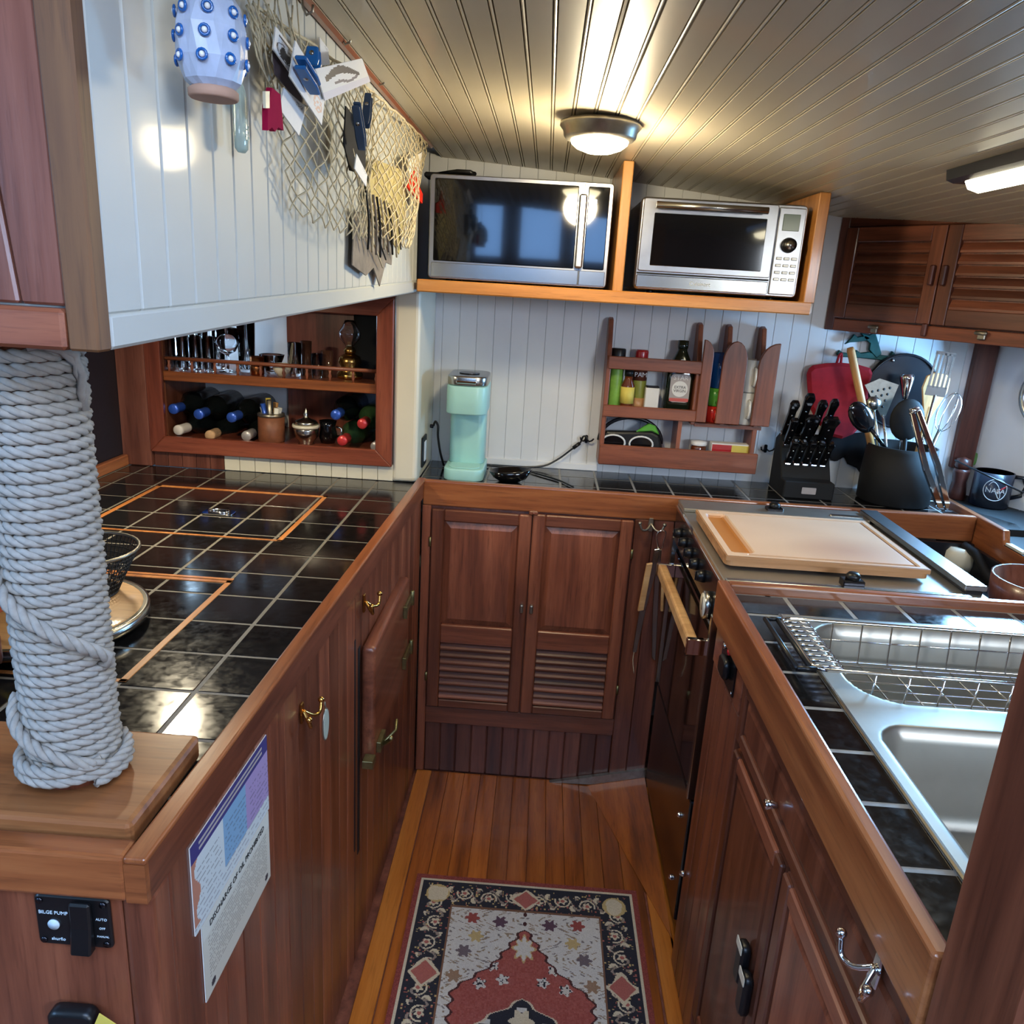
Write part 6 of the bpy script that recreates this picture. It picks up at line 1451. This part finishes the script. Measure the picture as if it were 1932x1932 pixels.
def fruit(name, label, loc, r, mat):
    t = thing(name, label, 'fruit', loc)
    MB().lathe([(0.0, r*0.10), (r*0.35, 0.0), (r*0.75, r*0.25), (r, r*0.85), (r*0.92, r*1.35), (r*0.55, r*1.72), (r*0.2, r*1.66), (0.0, r*1.55)], 24).build('flesh', mat, t)
    MB().tube([(0, 0, r*1.55), (r*0.08, 0, r*2.0)], r*0.05, 6).build('stem', 'dark_plum_wood', t)
fruit('apple', 'shiny red apple half hidden behind the rope post', (p.x-0.015, p.y-0.03, TZ+0.0762), 0.042, 'apple_red')
fruit('lemon', 'yellow lemon behind the red apple', (p.x-0.055, p.y+0.015, TZ+0.0762), 0.032, 'lemon')

# ================================================================== FITTINGS ON THE PORT CABINET
def coat_hook(name, label, mat4, s=1.0, mat='brass'):
    t = thing(name, label, 'hook', mat=mat4)        # local X right, Y up, Z out
    MB().prism([(-0.006*s, -0.020*s), (0.006*s, -0.020*s), (0.008*s, 0.0), (0.006*s, 0.020*s), (-0.006*s, 0.020*s), (-0.008*s, 0.0)], 0, 0.004, 'XY').build('plate', mat, t, bevel=0.0015)
    for d in (-1, 1):
        MB().tube(smooth([(0, 0.004*s, 0.004), (d*0.012*s, -0.010*s, 0.018*s), (d*0.026*s, -0.010*s, 0.026*s), (d*0.034*s, 0.006*s, 0.026*s)], 4), 0.0034*s, 8).build('prong', mat, t)
        MB().sphere((d*0.0345*s, 0.009*s, 0.026*s), 0.0058*s, 10, 8).build('knob', mat, t)
    return t
PORT = lambda y_, z_, off=0.0045: frame_mat(Vector((xf(y_)-off, y_, z_)), (0.0236, 1, 0), (1, -0.0236, 0))
q = onx(690, 1138, xf(1.5)); coat_hook('coat_hook', 'brass double hook on the left cabinet above the icebox door', PORT(q.y, q.z), 1.0)
q = onx(572, 1345, xf(1.06)); yk, zk = q.y, q.z; coat_hook('coat_hook', 'brass double hook on the left cabinet holding an oval tag', PORT(yk, zk), 0.9)
t = thing('oval_tag', 'oval pale green key tag hanging from the brass hook', 'tag', mat=frame_mat(Vector((xf(yk)+0.026, yk+0.027, zk-0.034)), (0, 1, 0.0), (1, 0.2, 0)))
plain('tag_green', srgb(168, 178, 166), 0.4, coat=0.2, var=0.05)
MB().prism([(0.016*math.cos(a), 0.027*math.sin(a)) for a in [2*PI*i/28 for i in range(28)]], 0, 0.003, 'XY').build('disc', 'tag_green', t, bevel=0.001)
m = MB(); m.tube([(0.0165*math.cos(a), 0.0275*math.sin(a), 0.0015) for a in [2*PI*i/28 for i in range(28)]], 0.0014, 5, True); m.build('rim', 'pewter', t)
MB().tube([(0, 0.028, 0.0015), (0.002, 0.034, 0.001), (0, 0.040, 0.0), (-0.002, 0.034, 0.001)], 0.0012, 5).build('ring', 'pewter', t)
# placards
def placard(name, label, y0, y1, z0, z1, fn, nu, nv, off):
    t = thing(name, label, 'placard', mat=PORT(y0, z0, off)); w_, h_ = y1-y0, z1-z0
    B(0, w_, 0, h_, 0, 0.0012).build('plate', 'paper_white', t)
    print_sheet('print', t, 'print_card', nu, nv, fn, lambda u_, v_: (w_*u_, h_*(1-v_), 0.0016)); return t, w_, h_
nv_, blu, pur, pap, brn = srgb(58, 52, 112), srgb(122, 160, 192), srgb(158, 138, 182), srgb(196, 204, 206), srgb(176, 120, 98)
def f_mar(u_, v_):
    if v_ < 0.20: return nv_
    if u_ < 0.055+0.03*math.sin(v_*14) and v_ < 0.92: return brn
    if v_ > 0.80: return gry if int(v_*60) % 4 == 0 and h2(int(u_*70), int(v_*60)) > 0.3 else pap
    c = pap if u_ < 0.36 else blu if u_ < 0.66 else pur
    if int(v_*60) % 4 == 0 and v_ > 0.30 and (u_*3 % 1.0) > 0.15 and h2(int(u_*90), int(v_*60)) > 0.35: return lerp(c, ink, 0.55)
    return c
def f_oil(u_, v_):
    if v_ < 0.22: return srgb(206, 208, 200)
    if 0.06 < u_ < 0.95 and 0.26 < v_ < 0.80 and int(v_*70) % 3 == 0 and h2(int(u_*110), int(v_*70)) > 0.25: return srgb(140, 138, 130)
    if math.hypot((u_-0.10)*1.9, v_-0.90) < 0.05 or math.hypot((u_-0.93)*1.9, v_-0.90) < 0.05: return ink
    return srgb(200, 200, 190)
t, w_, h_ = placard('garbage_placard', 'upper placard with dark blue header and coloured panels on the left cabinet', 0.707, 0.936, 0.765, 0.884, f_mar, 110, 60, 0.0046)
for k, yy in enumerate((0.93, 0.87)): MB().box(0.02, w_-0.02, h_*yy-0.0016, h_*yy+0.0016, 0.0018, 0.0021).build('header_line', 'label_grey', t)
t, w_, h_ = placard('oil_placard', 'lower white placard headed DISCHARGE OF OIL PROHIBITED on the left cabinet', 0.722, 0.933, 0.652, 0.763, f_oil, 110, 70, 0.0046)
text_mb('DISCHARGE OF OIL PROHIBITED', 0.0118, 0.0002, Matrix.Translation((w_/2, h_*0.885, 0.0020))).build('lettering', 'black_matte', t)
# bilge pump switch
bp = thing('bilge_pump_switch', 'black bilge pump rocker switch panel on the near counter end', 'switch', mat=frame_mat(Vector((-0.430, 0.6238, 0.862)), (1, 0, 0), (0, -1, 0)))
MB().prism(rrect(0.076, 0.060, 0.005, 4), 0, 0.005, 'XY').build('plate', 'black_plastic', bp, bevel=0.0015)
rkp = MB().prism([(-0.030, 0.002), (0.028, 0.002), (0.028, 0.008), (0.0, 0.009), (-0.030, 0.014)], -0.0105, 0.0105, 'YZ', mat=Matrix.Translation((0.011, 0, 0.004))).build('rocker', 'black_plastic', bp, bevel=0.002)
for sx_, sy_ in ((-1, 1), (1, 1), (1, -1), (-1, -1)): MB().lathe([(0.0035, 0.005), (0.0035, 0.0062), (0.0, 0.0066)], 10, (sx_*0.032, sy_*0.024, 0)).build('screw', 'dark_steel', bp)
plain('ink_white', srgb(196, 214, 226), 0.5, var=0.0)
for s_, sz, x_, y_ in (('BILGE PUMP', 0.0056, -0.0195, 0.010), ('AUTO', 0.0042, 0.029, 0.006), ('OFF', 0.0036, 0.029, -0.005), ('MANUAL', 0.0030, 0.029, -0.015), ('shurflo', 0.0052, -0.017, -0.022)):
    text_mb(s_, sz, 0.0002, Matrix.Translation((x_, y_, 0.0053))).build('lettering', 'ink_white', bp)
MB().lathe([(0.006, 0.005), (0.006, 0.0064), (0.0, 0.0068)], 18, (-0.020, -0.004, 0)).build('fuse_cap', 'ink_white', bp)
q = ony(146, 1916, 0.62)
t = thing('drawer_pull', 'black pull with a yellow tag at the bottom left corner', 'handle', mat=frame_mat(Vector((q.x, 0.6238, q.z)), (1, 0, 0), (0, -1, 0)))
MB().prism(rrect(0.050, 0.034, 0.012, 5), 0, 0.018, 'XY', True).build('pull_body', 'black_plastic', t, bevel=0.004)
MB().prism([(0.020, -0.010), (0.034, 0.024), (0.052, 0.010), (0.042, -0.026)], 0.0185, 0.020, 'XY').build('tag', 'yellow_label', t)

# ================================================================== TONGS AND HOOK AT THE FORWARD CABINET
q = PY(1228, 990, YB-0.001)
coat_hook('coat_hook', 'pewter double hook on the forward cabinet carrying the barbecue tongs', frame_mat(Vector((q.x, YB+0.0005, q.z)), (1, 0, 0), (0, -1, 0)), 1.0, 'pewter')
T0 = PY(1246, 1000, 2.105)
t = thing('barbecue_tongs', 'long steel barbecue tongs with wooden grips hanging by the range', 'tongs', (T0.x, 2.100, T0.z), world=True)
MB().tube(smooth([PY(1242, 1034, 2.10), PY(1238, 1014, 2.10), PY(1245, 1002, 2.10), PY(1256, 1004, 2.10), PY(1252, 1020, 2.10), PY(1249, 1034, 2.10)], 4), 0.0022, 7).build('wire_loop', 'chrome', t)
def arm(pts, y0, nm, mat): MB().prism(polyY(pts, y0)[::-1], y0-0.006, y0+0.006, 'XZ').build(nm, mat, t, bevel=0.001)
arm([(1234, 1036), (1244, 1034), (1239, 1070), (1218, 1150), (1200, 1230), (1193, 1228), (1206, 1150), (1228, 1070)], 2.100, 'arm', 'steel')
arm([(1238, 1036), (1248, 1036), (1245, 1070), (1241, 1150), (1236, 1246), (1229, 1240), (1231, 1150), (1236, 1070)], 2.112, 'arm', 'steel')
arm([(1220, 1064), (1231, 1062), (1214, 1150), (1203, 1152)], 2.085, 'grip', 'pale_wood')
arm([(1249, 1066), (1254, 1066), (1251, 1152), (1246, 1152)], 2.098, 'grip', 'pale_wood')
MB().tube(smooth([PY(1197, 1228, 2.1), PY(1194, 1245, 2.1), PY(1196, 1270, 2.1)], 3), 0.0012, 5).build('cord', 'twine', t)

# ================================================================== FITTINGS ON THE SINK CABINET
STB = lambda y_, z_, x_=0.3918: frame_mat(Vector((x_, y_, z_)), (0, -1, 0), (-1, 0, 0))
t = thing('switch_plate', 'small steel switch plate with black rocker and red mark by the range', 'switch', mat=STB(1.365, 0.836))
MB().prism(rrect(0.110, 0.096, 0.004, 3), 0, 0.003, 'XY').build('plate', 'dark_steel', t, bevel=0.001)
MB().prism(rrect(0.050, 0.040, 0.012, 4), 0.003, 0.016, 'XY', True, Matrix.Translation((0.0, -0.012, 0))).build('rocker', 'black_plastic', t, bevel=0.004)
MB().lathe([(0.007, 0.003), (0.007, 0.010), (0.0, 0.012)], 12, (0.014, 0.026, 0)).build('red_button', 'red_gloss', t)
MB().lathe([(0.006, 0.003), (0.006, 0.012), (0.0, 0.013)], 12, (-0.016, 0.024, 0)).build('toggle', 'chrome', t)
for sx_, sy_ in ((-1, 1), (1, 1), (1, -1), (-1, -1)): MB().lathe([(0.004, 0.003), (0.004, 0.0045), (0.0, 0.005)], 8, (sx_*0.048, sy_*0.041, 0)).build('screw', 'chrome', t)
t = thing('magnetic_clip', 'pair of dark plastic clips with pale labels on the sink cabinet door', 'clip', mat=STB(1.005, 0.485))
for dx, dy in ((-0.018, 0.012), (0.014, -0.016)):
    MB().prism(rrect(0.030, 0.075, 0.010, 4), 0, 0.016, 'XY', True, Matrix.Translation((dx, dy-0.02, 0))).build('clip_body', 'black_plastic', t, bevel=0.004)
    MB().prism(rrect(0.030, 0.016, 0.003, 2), 0.0162, 0.0172, 'XY', mat=Matrix.Translation((dx, dy+0.012, 0))).build('label', 'cream_paint', t)
q = onx(1650, 1830, 0.385)
coat_hook('coat_hook', 'chrome double hook on the drawer of the sink cabinet', STB(q.y, q.z, 0.3895), 1.05, 'chrome')
t = thing('cabinet_catch', 'tiny steel catch low on the trim beside the range', 'catch', mat=STB(1.47, 0.26, 0.393))
MB().lathe([(0.007, 0), (0.007, 0.006), (0.004, 0.012), (0.0, 0.013)], 12).build('catch_body', 'chrome', t)
